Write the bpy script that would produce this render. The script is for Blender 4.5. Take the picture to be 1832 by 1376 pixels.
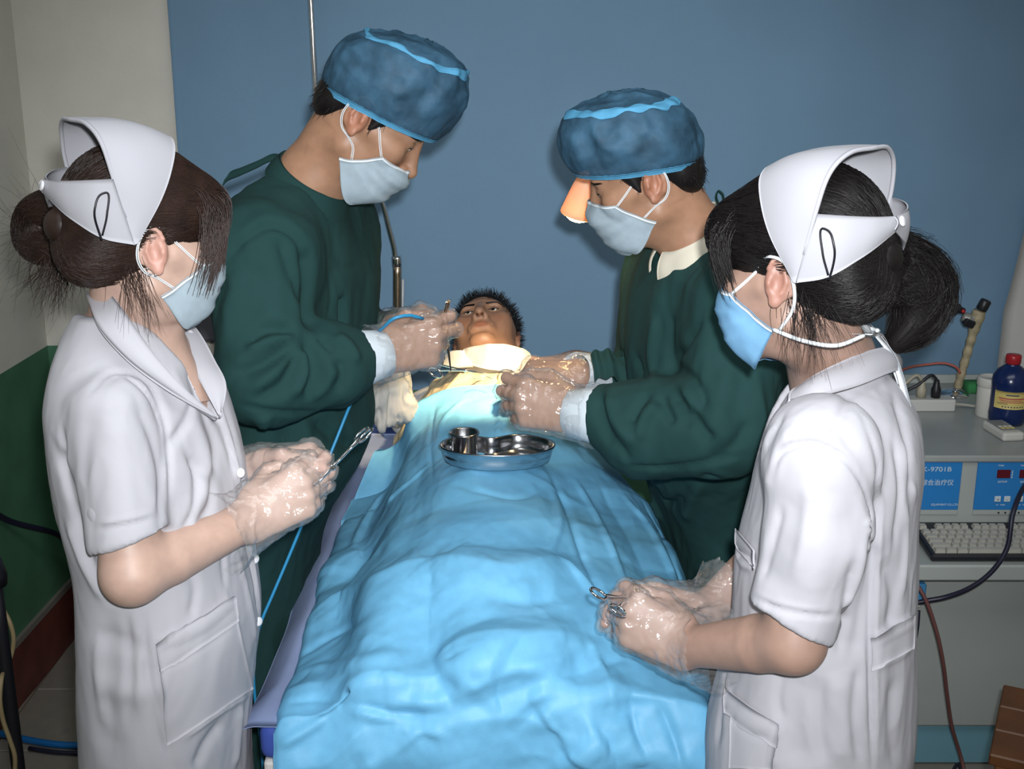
import bpy, bmesh, math, random
import numpy as np
from mathutils import Vector, Matrix
from mathutils.bvhtree import BVHTree

for _o in list(bpy.data.objects):
    bpy.data.objects.remove(_o, do_unlink=True)
SC = bpy.context.scene
COL = SC.collection
rad = math.radians
rng = np.random.default_rng(7)
random.seed(7)

# ------------------------------------------------------------------ camera
CAM_Z, PITCH, FPX = 1.72, rad(15.9), 2200.0
cam = bpy.data.cameras.new('camera')
cam.sensor_fit = 'HORIZONTAL'; cam.sensor_width = 36.0
cam.lens = FPX / 1832 * 36.0
cam.clip_start = 0.05
camo = bpy.data.objects.new('camera', cam); COL.objects.link(camo)
camo.location = (0, 0, CAM_Z)
camo.rotation_euler = (math.pi / 2 - PITCH, 0, 0)
SC.camera = camo

# ------------------------------------------------------------------ light and exposure
SC.view_settings.view_transform = 'Standard'
SC.view_settings.look = 'None'
SC.view_settings.gamma = 1.0
SC.view_settings.use_curve_mapping = False
SC.view_settings.exposure = 0.0
world = bpy.data.worlds.new('world'); SC.world = world
world.use_nodes = True
world.node_tree.nodes['Background'].inputs[0].default_value = (0.75, 0.85, 1.0, 1)
world.node_tree.nodes['Background'].inputs[1].default_value = 0.31


def lamp(name, kind, loc, target, power, color, **kw):
    l = bpy.data.lights.new(name, kind); l.energy = power; l.color = color
    for k, v in kw.items():
        setattr(l, k, v)
    o = bpy.data.objects.new(name, l); COL.objects.link(o)
    o.location = loc
    if target is not None:
        o.rotation_euler = (Vector(target) - Vector(loc)).to_track_quat('-Z', 'Y').to_euler()
    return o


# the photographer's flash, a little above and right of the lens
lamp('camera_flash', 'SPOT', (0.035, -0.01, 1.79), (0.03, 2.6, 0.98), 218.0, (0.95, 0.97, 1.0),
     spot_size=rad(64), spot_blend=1.0, shadow_soft_size=0.022)
# fill light added under the ceiling; no such lamp is seen
lamp('ceiling_fill_light', 'AREA', (0.2, 1.0, 2.86), (0.2, 1.15, 0), 24.0, (0.93, 0.97, 1.0),
     shape='RECTANGLE', size=2.2, size_y=1.0)

F_ = np.array([0, math.cos(PITCH), -math.sin(PITCH)])
U_ = np.array([0, math.sin(PITCH), math.cos(PITCH)])
R_ = np.array([1.0, 0, 0])
CAMP = np.array([0, 0, CAM_Z])


def ray(px, py):
    return F_ + R_ * ((px - 916) / FPX) + U_ * ((688 - py) / FPX)


def P(px, py, Y):
    """the point of the room seen at a pixel of the photograph, at distance Y into the room"""
    d = ray(px, py)
    return CAMP + d * (Y / d[1])


def PZ(px, py, z):
    d = ray(px, py)
    return CAMP + d * ((z - CAM_Z) / d[2])


def V3(*a):
    return np.array(a, float)


def nrm(v):
    v = np.asarray(v, float)
    return v / (np.linalg.norm(v) + 1e-12)


# ------------------------------------------------------------------ materials
MATS = {}


def mat(name, color, rough=0.6, metal=0.0, noise=None, bump=None, wave=None, attr=False, spec=0.5, **kw):
    """noise=(scale, amount) colour variation; bump=(scale, strength, distance); wave=weave/strand bump (scale vec, strength)"""
    m = bpy.data.materials.new(name); m.use_nodes = True
    nt = m.node_tree; N = nt.nodes; L = nt.links
    b = N['Principled BSDF']
    b.inputs['Base Color'].default_value = (*color, 1)
    b.inputs['Roughness'].default_value = rough
    b.inputs['Metallic'].default_value = metal
    b.inputs['Specular IOR Level'].default_value = spec
    for k, v in kw.items():
        b.inputs[k.replace('_', ' ')].default_value = v
    tc = N.new('ShaderNodeTexCoord')
    src = None
    if noise:
        n = N.new('ShaderNodeTexNoise'); n.inputs['Scale'].default_value = noise[0]
        n.inputs['Detail'].default_value = 5
        L.new(tc.outputs['Object'], n.inputs['Vector'])
        mx = N.new('ShaderNodeMix'); mx.data_type = 'RGBA'
        c2 = noise[2] if len(noise) > 2 else tuple(c * (1 - noise[1]) for c in color)
        c1 = color if len(noise) > 2 else tuple(min(1, c * (1 + noise[1] * .6)) for c in color)
        mx.inputs[6].default_value = (*c2, 1); mx.inputs[7].default_value = (*c1, 1)
        rp = N.new('ShaderNodeMapRange'); rp.inputs[1].default_value = .3; rp.inputs[2].default_value = .7
        L.new(n.outputs['Fac'], rp.inputs[0]); L.new(rp.outputs[0], mx.inputs[0])
        src = mx.outputs[2]
    if attr:
        a = N.new('ShaderNodeAttribute'); a.attribute_name = 'tint'
        mx = N.new('ShaderNodeMix'); mx.data_type = 'RGBA'; mx.blend_type = 'MULTIPLY'
        mx.inputs[0].default_value = 1.0
        if src: L.new(src, mx.inputs[6])
        else: mx.inputs[6].default_value = (*color, 1)
        L.new(a.outputs['Color'], mx.inputs[7])
        src = mx.outputs[2]
    if src: L.new(src, b.inputs['Base Color'])
    nin = None
    if bump:
        n = N.new('ShaderNodeTexNoise'); n.inputs['Scale'].default_value = bump[0]; n.inputs['Detail'].default_value = 4
        L.new(tc.outputs['Object'], n.inputs['Vector'])
        bp = N.new('ShaderNodeBump'); bp.inputs['Strength'].default_value = bump[1]
        bp.inputs['Distance'].default_value = bump[2] if len(bump) > 2 else .01
        L.new(n.outputs['Fac'], bp.inputs['Height'])
        nin = bp
    if wave:
        mp = N.new('ShaderNodeMapping'); mp.inputs['Scale'].default_value = wave[0]
        n = N.new('ShaderNodeTexNoise'); n.inputs['Scale'].default_value = 1.0; n.inputs['Detail'].default_value = 2
        L.new(tc.outputs['Object'], mp.inputs['Vector']); L.new(mp.outputs[0], n.inputs['Vector'])
        bp = N.new('ShaderNodeBump'); bp.inputs['Strength'].default_value = wave[1]
        bp.inputs['Distance'].default_value = wave[2] if len(wave) > 2 else .002
        L.new(n.outputs['Fac'], bp.inputs['Height'])
        if nin: L.new(nin.outputs[0], bp.inputs['Normal'])
        nin = bp
    if nin: L.new(nin.outputs[0], b.inputs['Normal'])
    MATS[name] = m
    return m


def film(name, tint, fac, rough=0.12, bump=None):
    """thin clear plastic: see-through with a glossy skin and a little haze of its own"""
    m = bpy.data.materials.new(name); m.use_nodes = True
    nt = m.node_tree; N = nt.nodes; L = nt.links
    N.remove(N['Principled BSDF']); out = N['Material Output']
    tr = N.new('ShaderNodeBsdfTransparent'); tr.inputs[0].default_value = (.97, .97, .97, 1)
    gl = N.new('ShaderNodeBsdfGlossy'); gl.inputs['Roughness'].default_value = rough
    df = N.new('ShaderNodeBsdfDiffuse'); df.inputs[0].default_value = (*tint, 1)
    lw = N.new('ShaderNodeLayerWeight'); lw.inputs[0].default_value = .5
    pw = N.new('ShaderNodeMath'); pw.operation = 'POWER'; pw.inputs[1].default_value = 3.0
    fr = N.new('ShaderNodeMapRange'); fr.inputs[3].default_value = .05; fr.inputs[4].default_value = .55
    L.new(lw.outputs['Facing'], pw.inputs[0]); L.new(pw.outputs[0], fr.inputs[0])
    m1 = N.new('ShaderNodeMixShader'); m1.inputs[0].default_value = fac
    m2 = N.new('ShaderNodeMixShader')
    L.new(tr.outputs[0], m1.inputs[1]); L.new(df.outputs[0], m1.inputs[2])
    L.new(fr.outputs[0], m2.inputs[0]); L.new(m1.outputs[0], m2.inputs[1]); L.new(gl.outputs[0], m2.inputs[2])
    if bump:
        tc = N.new('ShaderNodeTexCoord')
        n = N.new('ShaderNodeTexNoise'); n.inputs['Scale'].default_value = bump[0]; n.inputs['Detail'].default_value = 3
        n.inputs['Distortion'].default_value = 1.0
        bp = N.new('ShaderNodeBump'); bp.inputs['Strength'].default_value = bump[1]; bp.inputs['Distance'].default_value = bump[2]
        L.new(tc.outputs['Object'], n.inputs['Vector']); L.new(n.outputs['Fac'], bp.inputs['Height'])
        L.new(bp.outputs[0], gl.inputs['Normal'])
    L.new(m2.outputs[0], out.inputs[0])
    return m


def fabric_thin(name, color, transl, rough=.8, trans=0.0, noise=None, bump=None, spec=.2):
    """thin non-woven cloth: diffuse, part translucent, part see-through"""
    m = mat(name, color, rough, noise=noise, bump=bump, spec=spec)
    nt = m.node_tree; N = nt.nodes; L = nt.links
    b = N['Principled BSDF']; out = N['Material Output']
    last = b.outputs[0]
    tl = N.new('ShaderNodeBsdfTranslucent'); tl.inputs[0].default_value = (*color, 1)
    m1 = N.new('ShaderNodeMixShader'); m1.inputs[0].default_value = transl
    L.new(last, m1.inputs[1]); L.new(tl.outputs[0], m1.inputs[2]); last = m1.outputs[0]
    if trans:
        tr = N.new('ShaderNodeBsdfTransparent')
        m2 = N.new('ShaderNodeMixShader'); m2.inputs[0].default_value = trans
        L.new(last, m2.inputs[1]); L.new(tr.outputs[0], m2.inputs[2]); last = m2.outputs[0]
    L.new(last, out.inputs[0])
    return m


# ------------------------------------------------------------------ objects
BASE = {}


def _mesh(name, V, F, m, smooth=True, tint=None):
    V = np.asarray(V, np.float32)
    me = bpy.data.meshes.new(name)
    if isinstance(F, np.ndarray):
        k = F.shape[1]
        me.vertices.add(len(V)); me.vertices.foreach_set('co', V.ravel())
        me.loops.add(F.size); me.loops.foreach_set('vertex_index', F.astype(np.int32).ravel())
        me.polygons.add(len(F))
        me.polygons.foreach_set('loop_start', np.arange(0, F.size, k, dtype=np.int32))
        me.update(calc_edges=True)
    else:
        me.from_pydata(V.tolist(), [], F)
        me.update()
    if smooth:
        me.polygons.foreach_set('use_smooth', np.ones(len(me.polygons), bool))
    if tint is not None:
        ca = me.color_attributes.new('tint', 'FLOAT_COLOR', 'POINT')
        t4 = np.ones((len(V), 4), np.float32); t4[:, :3] = tint
        ca.data.foreach_set('color', t4.ravel())
    if m: me.materials.append(m)
    return me


def thing(name, label, cat, base, group=None):
    o = bpy.data.objects.new(name, None); COL.objects.link(o)
    o.empty_display_size = .1
    o.location = base; BASE[o] = np.array(base, float)
    o['label'] = label; o['category'] = cat
    if group: o['group'] = group
    return o


def add(name, VF, m, parent=None, smooth=True, tint=None, label=None, cat=None, group=None, base=None, kind=None):
    """link one mesh object; V in world coordinates"""
    V, F = VF[0], VF[1]
    V = np.asarray(V, float)
    if parent is not None:
        b = BASE[parent]
    else:
        if base is None:
            lo, hi = V.min(0), V.max(0); base = ((lo[0] + hi[0]) / 2, (lo[1] + hi[1]) / 2, lo[2])
        b = np.array(base, float)
    o = bpy.data.objects.new(name, _mesh(name, V - b, F, m, smooth, tint)); COL.objects.link(o)
    BASE[o] = b
    if parent is None: o.location = b
    else: o.parent = parent
    if label: o['label'] = label
    if cat: o['category'] = cat
    if group: o['group'] = group
    if kind: o['kind'] = kind
    return o


# ------------------------------------------------------------------ noise
_T = np.random.default_rng(3).random((32, 32, 32)).astype(np.float32) * 2 - 1


def vnoise(p, seed=0):
    p = np.asarray(p, np.float64) + seed * 7.31
    i = np.floor(p).astype(np.int64); f = p - i
    f = f * f * (3 - 2 * f)
    r = 0
    for dx in (0, 1):
        wx = f[:, 0] if dx else 1 - f[:, 0]
        for dy in (0, 1):
            wy = f[:, 1] if dy else 1 - f[:, 1]
            for dz in (0, 1):
                wz = f[:, 2] if dz else 1 - f[:, 2]
                r = r + wx * wy * wz * _T[(i[:, 0] + dx) % 32, (i[:, 1] + dy) % 32, (i[:, 2] + dz) % 32]
    return r


def fbm(p, seed=0, oct=3):
    a, s, r = 1.0, 1.0, 0
    for k in range(oct):
        r = r + a * vnoise(np.asarray(p) * s, seed + k * 3); a *= .5; s *= 2.03
    return r


# ------------------------------------------------------------------ signed-distance sculpting on a grid
class Vox:
    def __init__(s, lo, hi, h):
        s.h = h; s.lo = np.array(lo, float)
        n = np.ceil((np.array(hi, float) - s.lo) / h).astype(int) + 1
        s.ax = [(s.lo[i] + h * np.arange(n[i])).astype(np.float32) for i in range(3)]
        s.f = np.full(tuple(n), 1.0, np.float32)

    def _sub(s, lo, hi):
        sl = []
        for i in range(3):
            a = int(np.searchsorted(s.ax[i], lo[i])); b = int(np.searchsorted(s.ax[i], hi[i]))
            sl.append(slice(max(a, 0), max(min(b, len(s.ax[i])), 0)))
        sl = tuple(sl)
        return sl, s.ax[0][sl[0]][:, None, None], s.ax[1][sl[1]][None, :, None], s.ax[2][sl[2]][None, None, :]

    def _mix(s, sl, d, k, op):
        a = s.f[sl]
        if a.size == 0: return
        if op == 'u':
            if k > 0:
                h = np.maximum(k - np.abs(a - d), 0) / k
                s.f[sl] = np.minimum(a, d) - h * h * (k * .25)
            else: s.f[sl] = np.minimum(a, d)
        elif op == 's':
            if k > 0:
                h = np.maximum(k - np.abs(a + d), 0) / k
                s.f[sl] = np.maximum(a, -d) + h * h * (k * .25)
            else: s.f[sl] = np.maximum(a, -d)

    def cone(s, a, b, ra, rb=None, k=0.0, op='u'):
        rb = ra if rb is None else rb
        a = np.asarray(a, float); b = np.asarray(b, float)
        m = max(ra, rb) + k + 2.5 * s.h
        sl, X, Y, Z = s._sub(np.minimum(a, b) - m, np.maximum(a, b) + m)
        ba = b - a; L = max(float(ba @ ba), 1e-12)
        x, y, z = X - a[0], Y - a[1], Z - a[2]
        t = np.clip((x * ba[0] + y * ba[1] + z * ba[2]) / L, 0, 1)
        d = np.sqrt((x - t * ba[0]) ** 2 + (y - t * ba[1]) ** 2 + (z - t * ba[2]) ** 2) - (ra + (rb - ra) * t)
        s._mix(sl, d.astype(np.float32), k, op)

    def chain(s, pts, rs, k=0.0, kk=None, op='u'):
        for i in range(len(pts) - 1):
            s.cone(pts[i], pts[i + 1], rs[i], rs[i + 1], k if (i == 0 or kk is None) else kk, op)

    def ell(s, c, r, R=None, k=0.0, op='u'):
        c = np.asarray(c, float); r = np.asarray(r, float)
        if R is None:
            ext = r
        else:
            R = np.asarray(R, float); ext = np.sqrt(((R * r[None, :]) ** 2).sum(1))
        m = ext + k + 2.5 * s.h
        sl, X, Y, Z = s._sub(c - m, c + m)
        x, y, z = X - c[0], Y - c[1], Z - c[2]
        if R is not None:
            x, y, z = [x * R[0, i] + y * R[1, i] + z * R[2, i] for i in range(3)]
        k0 = np.sqrt((x / r[0]) ** 2 + (y / r[1]) ** 2 + (z / r[2]) ** 2)
        k1 = np.sqrt((x / r[0] ** 2) ** 2 + (y / r[1] ** 2) ** 2 + (z / r[2] ** 2) ** 2) + 1e-9
        d = k0 * (k0 - 1) / k1
        d = np.where(k0 < .05, -min(r), d)
        s._mix(sl, d.astype(np.float32), k, op)

    def loft(s, zs, cx, cy, rx, ry, yaw=0.0, n=2.2, k=0.0, op='u', yaws=None):
        zs = np.asarray(zs, float)
        m = k + 2.5 * s.h
        R = max(max(rx), max(ry)) + m
        sl, X, Y, Z = s._sub((min(cx) - R, min(cy) - R, zs[0] - m), (max(cx) + R, max(cy) + R, zs[-1] + m))
        z = Z.ravel()
        if z.size == 0: return
        g = lambda v: spl(zs, v, np.clip(z, zs[0], zs[-1]))[None, None, :].astype(np.float32)
        Cx, Cy, Rx, Ry = g(cx), g(cy), g(rx), g(ry)
        if yaws is not None:
            yw = g(yaws); c, q = np.cos(yw), np.sin(yw)
        else: c, q = math.cos(yaw), math.sin(yaw)
        u = (X - Cx) * c + (Y - Cy) * q
        v = -(X - Cx) * q + (Y - Cy) * c
        w = (np.abs(u / Rx) ** n + np.abs(v / Ry) ** n) ** (1.0 / n)
        d = (w - 1) * np.minimum(Rx, Ry)
        d = np.maximum(d, np.maximum(Z - zs[-1], zs[0] - Z))
        s._mix(sl, d.astype(np.float32), k, op)

    def plane(s, p, n, region=None):
        """remove everything on the +n side of the plane (inside an optional box)"""
        p = np.asarray(p, float); n = nrm(n)
        lo, hi = region if region is not None else ([a[0] - 1 for a in s.ax], [a[-1] + 1 for a in s.ax])
        sl, X, Y, Z = s._sub(lo, hi)
        d = (X - p[0]) * n[0] + (Y - p[1]) * n[1] + (Z - p[2]) * n[2]
        s.f[sl] = np.maximum(s.f[sl], d.astype(np.float32))

    def at(s, pts):
        """trilinear field value at points"""
        p = (np.asarray(pts) - s.lo) / s.h
        n = np.array(s.f.shape)
        p = np.clip(p, 0, n - 1.001); i = p.astype(int); f = p - i
        r = 0
        for dx in (0, 1):
            for dy in (0, 1):
                for dz in (0, 1):
                    w = (f[:, 0] if dx else 1 - f[:, 0]) * (f[:, 1] if dy else 1 - f[:, 1]) * (f[:, 2] if dz else 1 - f[:, 2])
                    r = r + w * s.f[i[:, 0] + dx, i[:, 1] + dy, i[:, 2] + dz]
        return r

    def mesh(s, smooth=1):
        f = s.f
        n = f.shape
        ins = f < 0
        c = np.zeros((n[0] - 1, n[1] - 1, n[2] - 1), np.int8)
        for dx in (0, 1):
            for dy in (0, 1):
                for dz in (0, 1):
                    c += ins[dx:n[0] - 1 + dx, dy:n[1] - 1 + dy, dz:n[2] - 1 + dz]
        I = np.argwhere((c > 0) & (c < 8))
        idx = np.full(c.shape, -1, np.int32)
        idx[I[:, 0], I[:, 1], I[:, 2]] = np.arange(len(I))
        cv = {}
        for dx in (0, 1):
            for dy in (0, 1):
                for dz in (0, 1):
                    cv[dx, dy, dz] = f[I[:, 0] + dx, I[:, 1] + dy, I[:, 2] + dz].astype(np.float64)
        acc = np.zeros((len(I), 3)); cnt = np.zeros(len(I))
        for a in range(3):
            o1, o2 = [i for i in range(3) if i != a]
            for u in (0, 1):
                for v in (0, 1):
                    k0 = [0, 0, 0]; k0[o1] = u; k0[o2] = v; k1 = list(k0); k1[a] = 1
                    f0, f1 = cv[tuple(k0)], cv[tuple(k1)]
                    m = (f0 < 0) != (f1 < 0)
                    t = np.where(m, f0 / np.where(m, f0 - f1, 1), 0)
                    pos = np.zeros((len(I), 3)); pos[:, o1] = u; pos[:, o2] = v; pos[:, a] = t
                    acc[m] += pos[m]; cnt[m] += 1
        V = s.lo + s.h * (I + acc / cnt[:, None])
        Q = []
        for a in range(3):
            o1, o2 = [(1, 2), (2, 0), (0, 1)][a]
            s0 = [slice(None)] * 3; s1 = [slice(None)] * 3
            s0[a] = slice(0, n[a] - 1); s1[a] = slice(1, n[a])
            for o in (o1, o2):
                s0[o] = slice(1, n[o] - 1); s1[o] = slice(1, n[o] - 1)
            A, B = ins[tuple(s0)], ins[tuple(s1)]
            for flip, M in ((False, A & ~B), (True, ~A & B)):
                E = np.argwhere(M)
                if len(E) == 0: continue
                E[:, o1] += 1; E[:, o2] += 1
                q = []
                for d1, d2 in ((-1, -1), (0, -1), (0, 0), (-1, 0)):
                    e = E.copy(); e[:, o1] += d1; e[:, o2] += d2
                    q.append(idx[e[:, 0], e[:, 1], e[:, 2]])
                q = np.stack(q, 1)
                if flip: q = q[:, ::-1]
                Q.append(q)
        Fq = np.concatenate(Q) if Q else np.zeros((0, 4), int)
        Fq = Fq[(Fq >= 0).all(1)]
        for _ in range(smooth): V = lap(V, Fq, .5)
        return V, Fq


def lap(V, F, w=.5):
    n = len(V); acc = np.zeros((n, 3)); cnt = np.zeros(n)
    for i in range(4):
        a, b = F[:, i], F[:, (i + 1) % 4]
        for c in range(3):
            acc[:, c] += np.bincount(a, V[b, c], n) + np.bincount(b, V[a, c], n)
        cnt += np.bincount(a, minlength=n) + np.bincount(b, minlength=n)
    return V * (1 - w) + w * acc / np.maximum(cnt, 1)[:, None]


def vnormals(V, F):
    F = np.asarray(F)
    n = np.cross(V[F[:, 2]] - V[F[:, 0]], V[F[:, 3 if F.shape[1] > 3 else 1]] - V[F[:, 1]]) if F.shape[1] > 3 else np.cross(V[F[:, 1]] - V[F[:, 0]], V[F[:, 2]] - V[F[:, 0]])
    N = np.zeros_like(V)
    for i in range(F.shape[1]):
        for c in range(3): N[:, c] += np.bincount(F[:, i], n[:, c], len(V))
    return N / (np.linalg.norm(N, axis=1)[:, None] + 1e-12)


def spl(xs, ys, x):
    """smooth 1-D interpolation (monotone-ish Catmull-Rom)"""
    xs = np.asarray(xs, float); ys = np.asarray(ys, float); x = np.asarray(x, float)
    i = np.clip(np.searchsorted(xs, x) - 1, 0, len(xs) - 2)
    m = np.gradient(ys, xs) if len(xs) > 2 else np.full(len(xs), (ys[-1] - ys[0]) / (xs[-1] - xs[0]))
    h = xs[i + 1] - xs[i]; t = np.clip((x - xs[i]) / h, 0, 1)
    return ((2 * t ** 3 - 3 * t ** 2 + 1) * ys[i] + (t ** 3 - 2 * t ** 2 + t) * h * m[i]
            + (-2 * t ** 3 + 3 * t ** 2) * ys[i + 1] + (t ** 3 - t ** 2) * h * m[i + 1])


def spline(pts, n):
    pts = np.asarray(pts, float)
    if len(pts) == 2:
        t = np.linspace(0, 1, n)[:, None]; return pts[0] * (1 - t) + pts[1] * t
    d = np.r_[0, np.cumsum(np.maximum(np.linalg.norm(np.diff(pts, axis=0), axis=1), 1e-6))]
    x = np.linspace(0, d[-1], n)
    return np.stack([spl(d, pts[:, c], x) for c in range(pts.shape[1])], 1)


def poly(pts, n):
    pts = np.asarray(pts, float)
    d = np.r_[0, np.cumsum(np.linalg.norm(np.diff(pts, axis=0), axis=1))]
    x = np.linspace(0, d[-1], n)
    return np.stack([np.interp(x, d, pts[:, c]) for c in range(3)], 1)


def crumple(VF, amp, freq, seed, n=9, mask=3.0):
    """straight paper-like creases in random directions, fading in and out"""
    V, F = VF; N = vnormals(V, F); r = np.random.default_rng(seed); d = 0
    for i in range(n):
        a = r.normal(0, 1, 3); a /= np.linalg.norm(a)
        w = V @ a * freq * r.uniform(.5, 1.4) + r.uniform(0, 9) + .15 * vnoise(V * 4, seed + i)
        tri = np.abs((w % 1) - .5) * 2
        m = np.clip(vnoise(V * mask + i * 3.7, seed + 2 * i) * 1.6, 0, 1)
        d = d + (tri - .5) * m / freq
    return V + N * (d * amp)[:, None], F


def crease(V, N, line, width, depth, step=False):
    """push vertices along their normals near a 3-D polyline (a fold, seam or ridge)"""
    line = np.asarray(line, float)
    lo, hi = line.min(0) - 3 * width, line.max(0) + 3 * width
    sel = np.where(((V > lo) & (V < hi)).all(1))[0]
    if len(sel) == 0: return V
    p = V[sel]; best = np.full(len(sel), 9.0); sd = np.zeros(len(sel)); tt = np.zeros(len(sel))
    for i in range(len(line) - 1):
        a, b = line[i], line[i + 1]; ba = b - a
        t = np.clip((p - a) @ ba / (ba @ ba + 1e-12), 0, 1)
        q = p - a - t[:, None] * ba
        d = np.linalg.norm(q, axis=1)
        m = d < best
        best[m] = d[m]
        side = np.cross(N[sel], ba)
        sd[m] = ((q * side).sum(1) / (np.linalg.norm(side, axis=1) * d + 1e-9))[m]
        tt[m] = ((i + t) / (len(line) - 1))[m]
    fade = np.clip(np.minimum(tt, 1 - tt) * 6, 0, 1) * .85 + .15
    x = best / width
    if step == 'tent': g = np.maximum(1 - x / 2.2, 0) ** 1.15
    elif step: g = sd * x * np.exp(-x * x * .6) * 1.3
    else: g = np.exp(-x * x)
    V[sel] += N[sel] * (g * depth * fade)[:, None]
    return V


def cast(VF, pix, n=24):
    """photo polyline -> points on a mesh"""
    V, F = VF
    bv = BVHTree.FromPolygons([tuple(v) for v in V], [tuple(int(i) for i in f) for f in F]) if not isinstance(VF, BVHTree) else VF
    return cast_bvh(bv, pix, n)


def cast_bvh(bv, pix, n=24):
    pp = np.array([(a, b, 0) for a, b in pix], float)
    pp = spline(pp, n) if len(pix) > 2 else poly(pp, n)
    out = []
    for a, b, _ in pp:
        h = bv.ray_cast(Vector(CAMP), Vector(nrm(ray(a, b))))
        if h[0] is not None: out.append(np.array(h[0]))
    return np.array(out)


def bvh(VF):
    return BVHTree.FromPolygons(np.asarray(VF[0]).tolist(), np.asarray(VF[1]).tolist())


# ------------------------------------------------------------------ plain shape builders (all return V, F)
def join(*parts):
    V, F, o = [], [], 0
    for v, f in parts:
        V.append(np.asarray(v, float)); F += [tuple(int(i) + o for i in q) for q in f]; o += len(v)
    return np.concatenate(V), F


def joinq(*parts):
    V, F, o = [], [], 0
    for v, f in parts:
        V.append(v); F.append(f + o); o += len(v)
    return np.concatenate(V), np.concatenate(F)


def tube(pts, r, seg=8, caps=True):
    pts = np.asarray(pts, float); n = len(pts)
    r = np.full(n, r, float) if np.isscalar(r) else np.asarray(r, float)
    T = np.gradient(pts, axis=0); T /= np.linalg.norm(T, axis=1)[:, None] + 1e-12
    a = np.array([0, 0, 1.0]) if abs(T[0, 2]) < .9 else np.array([1.0, 0, 0])
    u = nrm(np.cross(T[0], a)); V = []
    ang = np.linspace(0, 2 * np.pi, seg, endpoint=False)
    for i in range(n):
        u = nrm(u - T[i] * (u @ T[i])); w = np.cross(T[i], u)
        V.append(pts[i] + r[i] * (np.cos(ang)[:, None] * u + np.sin(ang)[:, None] * w))
    V = np.concatenate(V); F = []
    for i in range(n - 1):
        for j in range(seg):
            k = (j + 1) % seg
            F.append((i * seg + j, i * seg + k, (i + 1) * seg + k, (i + 1) * seg + j))
    if caps:
        F.append(tuple(range(seg))[::-1]); F.append(tuple((n - 1) * seg + j for j in range(seg)))
    return V, F


def ringloft(rings, cap0=True, cap1=True):
    rings = np.asarray(rings, float); m, n = rings.shape[:2]
    V = rings.reshape(-1, 3); F = []
    for i in range(m - 1):
        for j in range(n):
            k = (j + 1) % n
            F.append((i * n + j, i * n + k, (i + 1) * n + k, (i + 1) * n + j))
    if cap0: F.append(tuple(range(n))[::-1])
    if cap1: F.append(tuple((m - 1) * n + j for j in range(n)))
    return V, F


def sheet(grid, thick=.0015, close=False):
    """a grid of points as cloth or board of some thickness"""
    g = np.asarray(grid, float); m, n = g.shape[:2]
    V = g.reshape(-1, 3)
    F = []
    nn = n if close else n - 1
    for i in range(m - 1):
        for j in range(nn):
            k = (j + 1) % n
            F.append((i * n + j, i * n + k, (i + 1) * n + k, (i + 1) * n + j))
    F = np.array(F)
    N = vnormals(V, F)
    V2 = V - N * thick
    o = len(V)
    F2 = F[:, ::-1] + o
    E = []
    if not close:
        for i in range(m - 1):
            a, b = i * n, (i + 1) * n; E.append((b, a, a + o, b + o))
            a, b = i * n + n - 1, (i + 1) * n + n - 1; E.append((a, b, b + o, a + o))
    for j in range(nn):
        k = (j + 1) % n
        E.append((j, k, k + o, j + o))
        a, b = (m - 1) * n + j, (m - 1) * n + k; E.append((b, a, a + o, b + o))
    return np.concatenate([V, V2]), np.concatenate([F, F2, np.array(E)])


def lathe(prof, n=32, M=None, cap=True):
    """profile (r, z) pairs around local z"""
    ang = np.linspace(0, 2 * np.pi, n, endpoint=False)
    rings = [np.stack([r * np.cos(ang), r * np.sin(ang), np.full(n, z)], 1) for r, z in prof]
    V, F = ringloft(rings, cap, cap)
    if M is not None: V = V @ M[:3, :3].T + M[:3, 3]
    return V, F


def frame(o, z, x=None):
    """4x4 with local z along z"""
    z = nrm(z); x = np.array([1.0, 0, 0]) if x is None else np.asarray(x, float)
    if abs(x @ z) > .95: x = np.array([0, 1.0, 0])
    x = nrm(x - z * (x @ z)); y = np.cross(z, x)
    M = np.eye(4); M[:3, 0] = x; M[:3, 1] = y; M[:3, 2] = z; M[:3, 3] = o
    return M


def box(c, size, M=None, bev=.003, seg=1):
    bm = bmesh.new(); bmesh.ops.create_cube(bm, size=1)
    bmesh.ops.scale(bm, vec=size, verts=bm.verts)
    if bev: bmesh.ops.bevel(bm, geom=bm.edges[:], offset=min(bev, min(size) * .45), segments=seg, affect='EDGES', profile=.5)
    bm.verts.ensure_lookup_table()
    V = np.array([v.co[:] for v in bm.verts]); F = [tuple(v.index for v in f.verts) for f in bm.faces]
    bm.free()
    if M is not None: V = V @ np.asarray(M)[:3, :3].T
    return V + np.asarray(c, float), F


def bx(x0, x1, y0, y1, z0, z1, bev=.003, seg=1):
    return box(((x0 + x1) / 2, (y0 + y1) / 2, (z0 + z1) / 2), (x1 - x0, y1 - y0, z1 - z0), None, bev, seg)


def xf(VF, M):
    return np.asarray(VF[0]) @ M[:3, :3].T + M[:3, 3], VF[1]


def text(body, size, M, depth=.0004, align='LEFT', width=1.0):
    c = bpy.data.curves.new('lettering', 'FONT'); c.body = body; c.size = size; c.extrude = depth
    c.align_x = align
    o = bpy.data.objects.new('lettering', c); COL.objects.link(o)
    dg = bpy.context.evaluated_depsgraph_get(); dg.update()
    me = bpy.data.meshes.new_from_object(o.evaluated_get(dg))
    V = np.array([v.co[:] for v in me.vertices]); F = [tuple(p.vertices) for p in me.polygons]
    bpy.data.objects.remove(o, do_unlink=True); bpy.data.curves.remove(c); bpy.data.meshes.remove(me)
    V[:, 0] *= width
    return V @ M[:3, :3].T + M[:3, 3], F
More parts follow.
